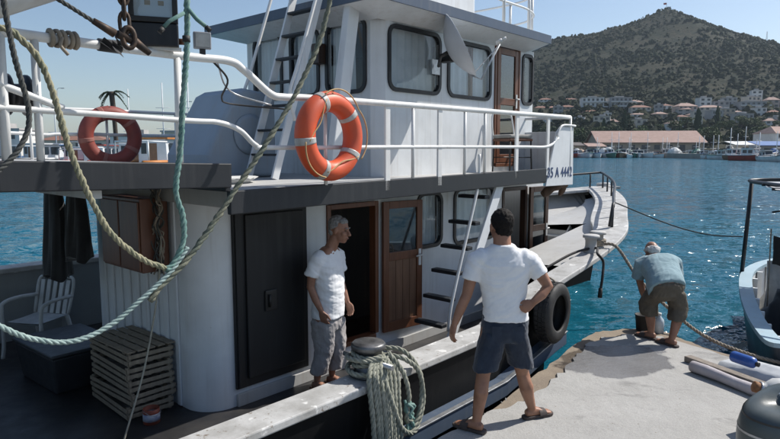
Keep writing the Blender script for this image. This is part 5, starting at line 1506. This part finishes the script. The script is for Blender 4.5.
MB().lathe([(.02,-.32),(.10,-.31),(.125,-.28),(.125,-.06),(.11,-.01),(.06,.04),(.040,.05),(.040,.075)], (0,0,0), ax, 24).build('body', M['plastic_white'], jg)
MB().lathe([(.047,.062),(.052,.064),(.052,.082),(.047,.084)], (0,0,0), ax, 20).build('neck_ring', M['galv'], jg)
MB().lathe([(.041,.084),(.043,.086),(.043,.120),(.036,.124)], (0,0,0), ax, 20).build('cap', mat('rusty_cap', (.34,.17,.08), (.20,.09,.04), 20, .8), jg)
o = MB().box(2.86, 3.26, 4.36, 4.66, .022, .272).build('wooden_block', M['plank'], None, .01); tag(o, 'grey wooden block under the white jerrycan', 'block')
om = empty('outboard_motor', (2.54,3.72,.022), R(35), 'dark grey-green outboard motor standing at the bottom right corner', 'outboard motor')
rows = []
for i in range(17):
    t = i/16; zz = .36 + .36*math.sin(t*math.pi/2)
    sc_ = max(.10, math.cos(t*math.pi/2)**.42)*(1-.08*(1-t))
    row = []
    for k in range(32):
        a = 2*math.pi*k/32; c, s = math.cos(a), math.sin(a); e = .78
        row.append((.31*sc_*math.copysign(abs(c)**e, c) - .05*t, .20*sc_*math.copysign(abs(s)**e, s), zz + .05*t*c))
    rows.append(row)
cw = MB().grid(rows, True, closed=True); cw.add(rows[-1], [tuple(range(32))]); cw.add(rows[0], [tuple(range(32))])
cowl_m = mat('motor_cowl', (.055,.070,.072), (.08,.095,.095), 5, .38)
cwo = cw.build('cowling', cowl_m, om)
om.scale = (1.22, 1.22, .94)
for q, mm in ((5, M['galv']), (9, M['black'])):
    MB().grid([[(x*1.006, y*1.006, z_+dz) for x, y, z_ in rows[q]] for dz in (-.008, .008)], True, closed=True).build('trim_band', mm, cwo)
sm_ = MB()
sm_.grid([[(x*q, y*q, z_) for x, y, _ in rows[0]] for q, z_ in ((1.0,.33),(1.035,.335),(1.035,.365),(1.0,.37))], True, closed=True)
sm_.build('cowl_seam', M['rubber'], om)
for k in range(3): MB().box(-.20+.11*k, -.12+.11*k, -.195, -.17, .46, .56).build('vent', M['galv'], cwo, .006)
MB().box(-.05, .06, -.03, .03, .70, .735).build('top_grip', M['galv'], cwo, .01)
MB().box(-.22, .20, -.13, .13, .24, .365).build('tray', cowl_m, om, .03)
MB().add([(-.16,-.06,-.0),(.04,-.035,0),(.04,.035,0),(-.16,.06,0),(-.16,-.07,.25),(.10,-.06,.25),(.10,.06,.25),(-.16,.07,.25)], [(0,3,2,1),(4,5,6,7),(0,1,5,4),(1,2,6,5),(2,3,7,6),(3,0,4,7)]).build('leg', cowl_m, om, .01)
MB().tube([(.28,0,.36),(.45,-.02,.42),(.72,-.03,.46)], [.022,.02,.02], 10).build('tiller', M['rubber'], om)
wb = empty('plastic_jug', (3.33,7.32,0), 0, 'clear water jug with white cap standing at the quay edge', 'jug')
MB().lathe([(.05,0),(.062,.005),(.062,.14),(.055,.17),(.025,.205),(.022,.225)], n=20).build('body', mat('pale_blue_plastic', (.55,.63,.68), (.46,.54,.6), 10, .25), wb)
MB().lathe([(.025,.225),(.026,.227),(.026,.25),(.02,.252)], n=16).build('cap', M['plastic_white'], wb)
bk = empty('black_bucket', (3.17,7.42,0), 0, 'small black bucket standing at the quay edge by the jug', 'bucket')
MB().lathe([(.07,0),(.072,.004),(.09,.19),(.096,.195),(.096,.205),(.086,.205),(.068,.02)], n=24).build('pail', M['rubber'], bk)
MB().tube(crv([(-.09,0,.19),(-.06,-.05,.15),(0,-.075,.14),(.06,-.05,.15),(.09,0,.19)], 4), .004, 5).build('wire_handle', M['galv'], bk)
# loose bits of concrete and cement crumbs near the quay edge
rr = random.Random(31); cr = MB()
for k in range(70):
    t = rr.random(); x = .7+2.4*t; y = 4.75+2.2*t + rr.uniform(-.35,.35)
    if x < .55: continue
    s = rr.uniform(.004,.014)
    cr.add([(x+rr.uniform(-s,s), y+rr.uniform(-s,s), -.002+rr.uniform(0,2*s)) for _ in range(5)], [(0,1,2),(0,2,3),(0,3,4),(1,2,4),(2,3,4)])
o = cr.build('cement_crumbs', pav.data.materials[0]); tag(o, 'crumbs of broken cement strewn on the quay', 'crumbs', kind='stuff')
# ================================================================ PEOPLE
class Fig:
    """closed overlapping volumes that a voxel remesh fuses into one continuous skin"""
    def __init__(self): self.m = MB()
    def limb(self, pts, rad, n=14):
        P = [Vector(p) for p in pts]
        # rounded ends
        d0 = (P[0]-P[1]).normalized(); d1 = (P[-1]-P[-2]).normalized()
        q = [P[0]+d0*rad[0]*.9, P[0]+d0*rad[0]*.55] + P + [P[-1]+d1*rad[-1]*.55, P[-1]+d1*rad[-1]*.9]
        r = [rad[0]*.35, rad[0]*.8] + list(rad) + [rad[-1]*.8, rad[-1]*.35]
        self.m.tube(q, r, n); return self
    def loft(self, rings, n=24):
        """rings: (centre, right vector, forward vector) half-axes; slightly squared ellipses"""
        rows = []
        for c, u, v in rings:
            c, u, v = Vector(c), Vector(u), Vector(v)
            rows.append([c + u*math.copysign(abs(math.cos(2*math.pi*k/n))**.85, math.cos(2*math.pi*k/n)) + v*math.copysign(abs(math.sin(2*math.pi*k/n))**.85, math.sin(2*math.pi*k/n)) for k in range(n)])
        self.m.grid(rows, True, closed=True)
        self.m.add(rows[0], [tuple(range(n))]); self.m.add(rows[-1], [tuple(range(n))]); return self
    def ell(self, c, ax, n=16):
        c = Vector(c); u, v, w = [Vector(a) for a in ax]
        rows = []
        for i in range(1, n//2):
            t = math.pi*i/(n//2)
            rows.append([c + w*math.cos(t) + (u*math.cos(2*math.pi*k/n) + v*math.sin(2*math.pi*k/n))*math.sin(t) for k in range(n)])
        self.m.grid(rows, True, closed=True)
        o = len(self.m.v)
        self.m.add([c+w], []); self.m.add([c-w], [])
        b = o - len(rows)*n
        for k in range(n):
            self.m.f.append((o, b+k, b+(k+1) % n)); self.m.sm.append(True)
            e = b+(len(rows)-1)*n
            self.m.f.append((o+1, e+(k+1) % n, e+k)); self.m.sm.append(True)
        return self
    def skin(self, name, mat_, parent, voxel=.008, smooth=3, wrinkle=None):
        me = self.m.mesh(name)
        t = bpy.data.objects.new('tmp', me); COL.objects.link(t)
        r = t.modifiers.new('r', 'REMESH'); r.mode = 'VOXEL'; r.voxel_size = voxel; r.use_smooth_shade = True
        if smooth:
            s = t.modifiers.new('s', 'SMOOTH'); s.factor = .5; s.iterations = smooth
        dg = bpy.context.evaluated_depsgraph_get(); dg.update()
        out = bpy.data.meshes.new_from_object(t.evaluated_get(dg)); out.name = name
        bpy.data.objects.remove(t)
        if wrinkle:
            amp, sx, sz, seed = wrinkle
            nrm = [v.normal.copy() for v in out.vertices]
            for v, nn in zip(out.vertices, nrm):
                p = v.co
                q = Vector((p.x*sx, p.y*sx, p.z*sz)) + Vector((seed, seed*1.7, 0))
                q.z += 2.2*math.sin(p.x*6 + seed)
                f = noise.noise(q) + .6*noise.noise(q*2.1 + Vector((3,1,2))) + .5*abs(noise.noise(q*3.1)) - .35*max(0, 1-abs(noise.noise(q*1.3 + Vector((7,0,0))))*9)
                v.co = p + nn*amp*f
        out.polygons.foreach_set('use_smooth', [True]*len(out.polygons))
        out.materials.clear()
        return link(name, out, mat_, parent)

def hand(F, wrist, d, nrm, side, curl=.5, L=1.0, spread=.06):
    """d: wrist to knuckles, nrm: back of the hand, side: direction of the thumb"""
    w = Vector(wrist); d = Vector(d).normalized(); nrm = (Vector(nrm) - d*Vector(nrm).dot(d)).normalized()
    sd = d.cross(nrm).normalized()
    if sd.dot(Vector(side)) < 0: sd = -sd
    kn = w + d*.088*L
    F.loft([(w-d*.02, sd*.026*L, nrm*.019*L), (w+d*.02*L, sd*.033*L, nrm*.018*L), (w+d*.06*L, sd*.041*L, nrm*.016*L), (kn, sd*.040*L, nrm*.013*L), (kn+d*.008, sd*.034*L, nrm*.010*L)], 16)
    for k, (off, ln) in enumerate(((.030,.078),(.010,.088),(-.010,.082),(-.029,.064))):
        p = kn + sd*off*L - d*.008; dd = (d + sd*spread*(off*25)).normalized(); pts = [p]; a = 0
        for j, fr_ in enumerate((.44,.30,.26)):
            a += curl*(.55, .9, .6)[j]*(1+.12*k)
            v = dd*math.cos(a) - nrm*math.sin(a)
            p = p + v*ln*L*fr_; pts.append(p)
        F.limb(pts, [.0098*L,.0092*L,.0084*L,.0072*L], 8)
    b = w + d*.025*L + sd*.030*L
    v1 = (d*.75 + sd*.62 - nrm*.25).normalized(); v2 = (d*.92 + sd*.10 - nrm*.35).normalized()
    F.limb([b, b+v1*.036*L, b+v1*.036*L+v2*.034*L, b+v1*.036*L+v2*.058*L], [.0145*L,.0118*L,.0102*L,.0082*L], 8)

def head(F, c, f, up, k=1.0):
    c = Vector(c); f = Vector(f).normalized(); up = (Vector(up) - f*Vector(up).dot(f)).normalized(); r = f.cross(up)
    F.ell(c+up*.02*k-f*.012*k, (r*.076*k, f*.096*k, up*.098*k))
    F.ell(c+f*.030*k-up*.055*k, (r*.058*k, f*.062*k, up*.068*k))
    F.ell(c+f*.055*k-up*.098*k, (r*.030*k, f*.032*k, up*.026*k), 12)          # chin
    F.ell(c+f*.072*k+up*.018*k, (r*.052*k, f*.020*k, up*.018*k), 12)          # brow
    F.limb([c+f*.088*k+up*.004*k, c+f*.104*k-up*.022*k, c+f*.112*k-up*.036*k], [.009*k,.012*k,.015*k], 8)   # nose
    for s in (-1, 1):
        F.ell(c+f*.105*k-up*.040*k+r*s*.013*k, (r*.010*k, f*.011*k, up*.009*k), 8)
        F.ell(c+r*s*.078*k-up*.012*k-f*.006*k, (r*.010*k, f*.020*k, up*.033*k), 12)
        F.ell(c+f*.062*k-up*.030*k+r*s*.040*k, (r*.024*k, f*.022*k, up*.024*k), 10)
    F.ell(c+f*.088*k-up*.066*k, (r*.024*k, f*.012*k, up*.010*k), 10)          # lips
    F.ell(c+f*.084*k-up*.078*k, (r*.020*k, f*.012*k, up*.009*k), 10)
    return c, f, up, r
def face_bits(fr_, body, k=1.0):
    c, f, up, r = fr_
    for s in (-1, 1):
        e = Fig().ell(c+f*.0755*k+up*.001*k+r*s*.031*k, (r*.0115*k, f*.009*k, up*.0065*k), 10).m.build('eye', M['white_eye'], body)
        Fig().ell(c+f*.0825*k+up*.001*k+r*s*.031*k, (r*.0058*k, f*.003*k, up*.0058*k), 10).m.build('iris', M['iris'], e)
    Fig().limb([c+f*.095*k-up*.071*k-r*.020*k, c+f*.099*k-up*.071*k, c+f*.095*k-up*.071*k+r*.020*k], [.003*k,.0045*k,.003*k], 8).m.build('mouth', M['lip'], body)
def eyebrows(fr_, body, m, k=1.0):
    c, f, up, r = fr_
    for s in (-1, 1):
        Fig().limb([c+f*.089*k+up*.022*k+r*s*.016*k, c+f*.090*k+up*.027*k+r*s*.032*k, c+f*.080*k+up*.023*k+r*s*.048*k], [.005*k,.0055*k,.003*k], 8).m.build('eyebrow', m, body)
def foot(F, ank, d, up=(0,0,1), L=.25):
    a = Vector(ank); d = Vector(d).normalized(); up = Vector(up); r = d.cross(up).normalized()
    z = a.z
    base = a - up*.055
    F.loft([(base-d*.055+up*.01, r*.026, up*.028), (base-d*.02+up*.012, r*.034, up*.036), (base+d*.05+up*.014, r*.036, up*.036), (base+d*.11+up*.002, r*.043, up*.022), (base+d*.155-up*.008, r*.044, up*.015), (base+d*.185-up*.010, r*.034, up*.011)], 16)
def sandal(parent, ank, d, L=.27, m=None):
    a = Vector(ank); d = Vector(d).normalized(); r = d.cross(Vector((0,0,1))).normalized()
    base = Vector((a.x, a.y, a.z-.055)) - Vector((0,0,.024))
    out = []
    for t, w_ in ((-.085,.020),(-.07,.034),(-.03,.040),(.04,.038),(.10,.046),(.15,.049),(.185,.042),(.205,.026)): out.append((t, w_))
    poly = [(t, w_) for t, w_ in out] + [(t, -w_) for t, w_ in reversed(out)]
    so_ = MB().prism(poly, -.014, .012, lambda u, v, h: base + d*u + r*v + Vector((0,0,h))).build('sandal', m or M['sandal'], parent, .005)
    st_ = []
    for k in range(9):
        an = math.pi*k/8
        p = base + r*(.052*math.cos(an)) + Vector((0,0,.008+.056*math.sin(an)))
        st_.append([p+d*.055, p+d*.125-Vector((0,0,.018*math.sin(an)))])
    MB().grid(st_).grid([[q+Vector((0,0,.004)) for q in row] for row in st_]).build('strap', M['sandal'], so_)
    return so_

V = Vector
# ---------------------------------------------------------------- man on the quay, back to us
A = empty('person', (.90,4.75,.022), 0, 'man in white t-shirt and denim shorts walking on the quay, seen from behind', 'person')
def local(o): 
    L = Vector(o.location)
    return lambda *p: Vector(p) - L
P = local(A)
F = Fig()
hc = P(.885,4.80,1.652)
hf = head(F, hc, (-.22,.97,-.10), (0,0.05,1), 1.10)
F.limb([P(.890,4.745,1.46), P(.887,4.775,1.60)], [.074,.068])
F.loft([(P(.915,4.75,.78), V((.15,0,0)), V((0,.10,0))), (P(.915,4.75,.93), V((.17,0,0)), V((0,.115,0))), (P(.91,4.76,1.10), V((.165,0,0)), V((0,.11,0))), (P(.905,4.765,1.28), V((.20,0,0)), V((0,.12,0))), (P(.90,4.755,1.40), V((.20,0,0)), V((0,.10,0))), (P(.895,4.75,1.47), V((.09,0,0)), V((0,.07,0)))])
# arms
F.limb([P(.690,4.755,1.395), P(.645,4.74,1.25), P(.612,4.725,1.11), P(.560,4.70,1.0), P(.515,4.675,.895)], [.062,.052,.042,.040,.029])
hand(F, P(.512,4.674,.888), (-.24,-.10,-.95), (-.85,-.35,.2), (.15,.9,.0), .42)
F.limb([P(1.115,4.755,1.385), P(1.19,4.73,1.28), P(1.25,4.705,1.175), P(1.19,4.665,1.12), P(1.125,4.635,1.075)], [.062,.052,.043,.040,.030])
hand(F, P(1.120,4.632,1.07), (-.78,-.14,-.56), (.0,-.95,.25), (.3,.1,.9), .9, .95)
# legs
F.limb([P(.835,4.75,.86), P(.785,4.715,.66), P(.748,4.69,.47), P(.722,4.655,.30), P(.690,4.62,.105)], [.098,.080,.056,.056,.036])
F.limb([P(1.0,4.75,.86), P(1.05,4.785,.64), P(1.088,4.82,.44), P(1.13,4.83,.28), P(1.180,4.85,.125)], [.098,.080,.056,.056,.036])
F.limb([P(.748,4.677,.44), P(.728,4.640,.33), P(.708,4.628,.22)], [.045,.055,.036])
F.limb([P(1.092,4.805,.41), P(1.128,4.805,.31), P(1.158,4.825,.21)], [.045,.055,.036])
foot(F, P(.687,4.61,.118), (-.62,.45,0)); foot(F, P(1.183,4.86,.118), (.86,.35,0))
body = F.skin('body', M['skin'], A, .0075, 3)
face_bits(hf, body, 1.10)
c, f, up, r = hf
H_ = Fig().ell(c+up*.038-f*.030, (r*.093, f*.102, up*.102)).ell(c-f*.060-up*.030, (r*.074, f*.050, up*.066))
H_.skin('hair', M['hair_black'], A, .008, 2, (.006, 60, 60, 1))
S_ = Fig()
S_.loft([(P(.925,4.745,.905), V((.186,0,0)), V((0,.132,0))), (P(.922,4.747,.96), V((.180,0,0)), V((0,.130,0))), (P(.912,4.757,1.10), V((.174,0,0)), V((0,.124,0))), (P(.905,4.762,1.25), V((.208,0,0)), V((0,.135,0))), (P(.902,4.757,1.35), V((.224,0,0)), V((0,.128,0))), (P(.900,4.755,1.425), V((.195,0,0)), V((0,.098,0))), (P(.892,4.752,1.475), V((.128,0,0)), V((0,.086,0))), (P(.890,4.752,1.508), V((.084,0,0)), V((0,.078,0)))])
S_.m.tube([P(.80,4.757,1.385), P(.735,4.756,1.392), P(.690,4.755,1.372), P(.662,4.746,1.30), P(.640,4.740,1.225)], [.085,.090,.083,.072,.070], 20)
S_.m.tube([P(1.0,4.757,1.385), P(1.065,4.756,1.392), P(1.112,4.755,1.368), P(1.155,4.742,1.318), P(1.198,4.728,1.258)], [.085,.090,.083,.072,.070], 20)
S_.skin('t_shirt', M['shirt'], A, .0085, 2, (.0075, 4.5, 15, 2))
D_ = Fig()
D_.loft([(P(.925,4.747,.945), V((.178,0,0)), V((0,.118,0))), (P(.922,4.747,.86), V((.190,0,0)), V((0,.132,0))), (P(.918,4.75,.78), V((.192,0,0)), V((0,.135,0))), (P(.915,4.75,.73), V((.17,0,0)), V((0,.12,0)))])
D_.loft([(P(.835,4.745,.80), V((.105,0,0)), V((0,.125,0))), (P(.808,4.73,.68), V((.106,0,0)), V((0,.118,0))), (P(.782,4.712,.58), V((.103,0,0)), V((0,.110,0))), (P(.765,4.70,.505), V((.104,0,.012)), V((0,.108,0)))])
D_.loft([(P(1.0,4.755,.80), V((.105,0,0)), V((0,.125,0))), (P(1.03,4.77,.68), V((.106,0,0)), V((0,.118,0))), (P(1.055,4.79,.58), V((.102,0,0)), V((0,.110,0))), (P(1.070,4.80,.505), V((.103,0,-.012)), V((0,.108,0)))])
dsh = D_.skin('shorts', M['denim'], A, .0085, 2, (.008, 11, 9, 5))
for x0 in (.80, .965): MB().grid([[P(x0+.09*u, 4.612+.02*abs(u-.5), .88-.12*v - .02*(abs(u-.5) < .2)*v) for u in (0,.25,.5,.75,1)] for v in (0,.5,1)]).build('pocket', M['denim'], dsh)
sandal(A, P(.687,4.61,.118), (-.62,.45,0)); sandal(A, P(1.183,4.86,.118), (.86,.35,0))

# ---------------------------------------------------------------- older man on the side deck
B = empty('person', (-.66,5.95,-.15), 0, 'grey-haired man in white t-shirt and grey trousers standing in the boat doorway', 'person')
P = local(B)
fw = V((.86,-.50,0)); rt = V((-.50,-.86,0))      # he faces right, his right side towards us
F = Fig()
hc = P(-.500,5.93,1.475)
hf = head(F, hc, (.93,-.30,-.14), (.05,0,1), 1.06)
F.limb([P(-.60,5.95,1.26), P(-.535,5.935,1.40)], [.062,.056])
def ring(x, y, z, a, b, tilt=0): return (P(x, y, z), rt*a, fw*b)
F.loft([ring(-.62,5.95,.62,.15,.105), ring(-.615,5.95,.80,.155,.12), ring(-.62,5.955,1.0,.165,.125), ring(-.63,5.955,1.14,.185,.115), ring(-.62,5.955,1.24,.17,.09), ring(-.60,5.95,1.30,.08,.065)])
sR = P(-.62,5.955,1.20) + rt*.175; sL = P(-.62,5.955,1.20) - rt*.175
F.limb([sR, sR+V((-.045,-.02,-.13)), sR+V((-.065,-.02,-.27)), sR+V((-.02,-.03,-.39)), sR+V((.035,-.035,-.50))], [.056,.047,.039,.037,.028])
hand(F, sR+V((.038,-.036,-.51)), (.25,-.05,-.95), rt, fw, .45)
F.limb([sL, sL+V((.02,.01,-.14)), sL+V((.025,.0,-.27)), sL+V((.06,-.03,-.38)), sL+V((.095,-.055,-.485))], [.056,.047,.039,.036,.028])
hand(F, sL+V((.098,-.057,-.493)), (.35,-.2,-.88), -rt, fw+V((0,0,.6)), .6)
hipR = P(-.62,5.95,.60) + rt*.085; hipL = P(-.62,5.95,.60) - rt*.085
kR = P(-.66,5.89,.26); kL = P(-.545,6.02,.26); aR = P(-.735,5.89,-.045); aL = P(-.60,6.045,-.045)
F.limb([hipR, (hipR+kR)/2, kR, (kR+aR)/2+V((-.02,0,.03)), aR], [.092,.075,.055,.050,.034])
F.limb([hipL, (hipL+kL)/2, kL, (kL+aL)/2+V((-.02,0,.03)), aL], [.092,.075,.055,.050,.034])
foot(F, aR+V((0,0,-.012)), fw); foot(F, aL+V((0,0,-.012)), fw+V((0,.2,0)))
body = F.skin('body', M['skin_c'], B, .0075, 3)
face_bits(hf, body, 1.06); eyebrows(hf, body, M['hair_grey'], 1.06)
c, f, up, r = hf
Fig().ell(c+up*.045-f*.032, (r*.087, f*.089, up*.091)).ell(c-f*.060-up*.022, (r*.069, f*.046, up*.060)).ell(c+up*.081+f*.022, (r*.063, f*.054, up*.038)).skin('hair', M['hair_grey'], B, .008, 2, (.007, 60, 60, 3))
S_ = Fig()
S_.loft([ring(-.625,5.945,.595,.180,.150), ring(-.622,5.947,.66,.178,.148), ring(-.618,5.95,.80,.172,.148), ring(-.622,5.955,1.0,.182,.146), ring(-.63,5.955,1.13,.205,.132), ring(-.622,5.955,1.225,.180,.10), ring(-.605,5.952,1.272,.098,.076), ring(-.598,5.95,1.292,.074,.066)])
for s_, sh_ in ((1, sR), (-1, sL)):
    a0 = sh_ - rt*s_*.05; dv = V((-.045,-.02,-.13)) if s_ > 0 else V((.02,.01,-.14))
    S_.m.tube([a0-rt*s_*.05, a0, sh_+V((0,0,-.012)), sh_+dv*.55, sh_+dv*1.3], [.078,.082,.076,.068,.068], 20)
S_.skin('t_shirt', M['shirt'], B, .0085, 2, (.007, 5, 14, 7))
T_ = Fig()
T_.loft([ring(-.622,5.948,.64,.160,.128), ring(-.622,5.948,.56,.172,.135), ring(-.62,5.95,.47,.165,.125)])
for hp, kk, aa in ((hipR, kR, aR), (hipL, kL, aL)):
    m1 = hp.lerp(kk, .55); m2 = kk.lerp(aa, .45)
    T_.loft([(hp+V((0,0,-.04)), rt*.105, fw*.125), (m1, rt*.098, fw*.115), (kk, rt*.086, fw*.098), (m2, rt*.080, fw*.092), (kk.lerp(aa,.72), rt*.076, fw*.090), (kk.lerp(aa,.80), rt*.070, fw*.084)])
T_.skin('trousers', M['trouser'], B, .0085, 2, (.011, 12, 8, 11))
sandal(B, aR+V((0,0,-.012)), fw, m=M['wood']); sandal(B, aL+V((0,0,-.012)), fw+V((0,.2,0)), m=M['wood'])

# ---------------------------------------------------------------- man bending at the quay edge
C = empty('person', (3.17,6.88,0), 0, 'white-haired man in faded blue shirt bending over at the quay edge', 'person')
P = local(C)
rC = V((.97,.10,0)); fC = V((-.10,.97,0))
F = Fig()
pel = P(3.165,6.84,.70); chest = P(3.215,7.15,.90); nk = P(3.195,7.27,.93)
hc = P(3.20,7.33,1.00)
hf = head(F, hc, (-.05,.80,-.60), (0,.58,.80), .98)
F.limb([nk-V((0,.10,.02)), P(3.195,7.28,.96)], [.066,.060])
sp = (chest-pel).normalized(); bk_ = V((-.02,-.55,.83))
F.loft([(pel-sp*.10, rC*.165, bk_*.12), (pel, rC*.19, bk_*.135), (pel.lerp(chest,.4), rC*.185, bk_*.135), (pel.lerp(chest,.75), rC*.20, bk_*.135), (chest, rC*.20, bk_*.12), (chest.lerp(nk,.6), rC*.11, bk_*.085)])
sL_ = P(3.0,7.14,.885); sR_ = P(3.415,7.16,.90)
F.limb([sL_, sL_+V((-.01,.03,-.13)), sL_+V((.025,.06,-.25)), sL_+V((.075,.11,-.36)), sL_+V((.12,.15,-.46))], [.062,.050,.042,.039,.029])
hand(F, sL_+V((.122,.152,-.468)), (.25,.3,-.9), (-.9,.2,-.1), (.1,1,.1), .9)
F.limb([sR_, sR_+V((.045,.05,-.12)), sR_+V((.04,.09,-.24)), sR_+V((-.03,.14,-.34)), sR_+V((-.10,.18,-.43))], [.062,.050,.042,.039,.029])
hand(F, sR_+V((-.102,.182,-.438)), (-.3,.3,-.9), (.9,.2,-.1), (-.1,1,.1), .9)
hL = pel + rC*-.095 + V((0,0,-.03)); hR = pel + rC*.095 + V((0,0,-.03))
kL = P(3.045,6.99,.40); kR = P(3.325,6.83,.40); aL = P(3.098,7.0,.092); aR = P(3.222,6.735,.092)
F.limb([hL, hL.lerp(kL,.5), kL, kL.lerp(aL,.4)+V((0,-.025,0)), aL], [.105,.086,.060,.058,.037])
F.limb([hR, hR.lerp(kR,.5), kR, kR.lerp(aR,.4)+V((0,-.025,0)), aR], [.105,.086,.060,.058,.037])
foot(F, aL+V((0,0,0)), (-.55,.8,0)); foot(F, aR, (-.45,.85,0))
body = F.skin('body', M['skin_c'], C, .0075, 3)
face_bits(hf, body, .98)
c, f, up, r = hf
Fig().ell(c-f*.060-up*.012, (r*.078, f*.050, up*.070)).limb([c-r*.072+up*.01, c-f*.06-r*.062, c-f*.085, c-f*.06+r*.062, c+r*.072+up*.01], [.024,.03,.032,.03,.024]).skin('hair', M['hair_white'], C, .008, 2, (.005, 60, 60, 5))
S_ = Fig()
S_.loft([(pel-sp*.055+V((0,-.02,-.03)), rC*.228, bk_*.165), (pel+V((0,-.01,0)), rC*.226, bk_*.168), (pel.lerp(chest,.4), rC*.218, bk_*.165), (pel.lerp(chest,.75), rC*.236, bk_*.162), (chest, rC*.225, bk_*.142), (chest.lerp(nk,.45), rC*.15, bk_*.112), (chest.lerp(nk,.8), rC*.082, bk_*.082)])
for s_, sh_, dv in ((-1, sL_, V((-.01,.03,-.13))), (1, sR_, V((.045,.05,-.12)))):
    S_.m.tube([sh_-rC*s_*.12, sh_-rC*s_*.05, sh_+V((0,.005,-.015)), sh_+dv*.7, sh_+dv*1.45], [.09,.095,.084,.076,.074], 20)
S_.skin('shirt', M['shirt_blue'], C, .0085, 2, (.008, 5, 12, 17))
T_ = Fig()
T_.loft([(pel+sp*.04, rC*.195, bk_*.145), (pel+V((0,-.015,-.03)), rC*.205, V((0,-.155,.05))), (pel+V((0,-.0,-.12)), rC*.205, V((0,-.15,0))), (pel+V((0,.02,-.18)), rC*.18, V((0,-.13,0)))])
for hp, kk, aa, s_ in ((hL, kL, aL, -1), (hR, kR, aR, 1)):
    T_.loft([(hp+V((0,0,-.05)), rC*.112, fC*.145), (hp.lerp(kk,.5), rC*.108, fC*.128), (kk+V((0,0,.03)), rC*.102, fC*.115), (kk.lerp(aa,.25), rC*.098, fC*.112), (kk.lerp(aa,.34), rC*.092, fC*.105)])
T_.skin('shorts', M['khaki'], C, .0085, 2, (.010, 11, 9, 23))
sandal(C, aL, (-.55,.8,0)); sandal(C, aR, (-.45,.85,0))
C.location.z += .022
# ================================================================ AIR
hz = MB().box(-4400, 4400, -4400, 4400, -4.5, 235).build('haze', None)
tag(hz, kind='stuff')
hm_ = bpy.data.materials.new('haze_air'); hm_.use_nodes = True
nt = hm_.node_tree; nt.nodes.clear()
ho = nt.nodes.new('ShaderNodeOutputMaterial'); pv = nt.nodes.new('ShaderNodeVolumePrincipled')
pv.inputs['Color'].default_value = (.72,.86,1.0,1); pv.inputs['Density'].default_value = .00009; pv.inputs['Anisotropy'].default_value = .3
nt.links.new(pv.outputs[0], ho.inputs['Volume'])
hz.data.materials.append(hm_)
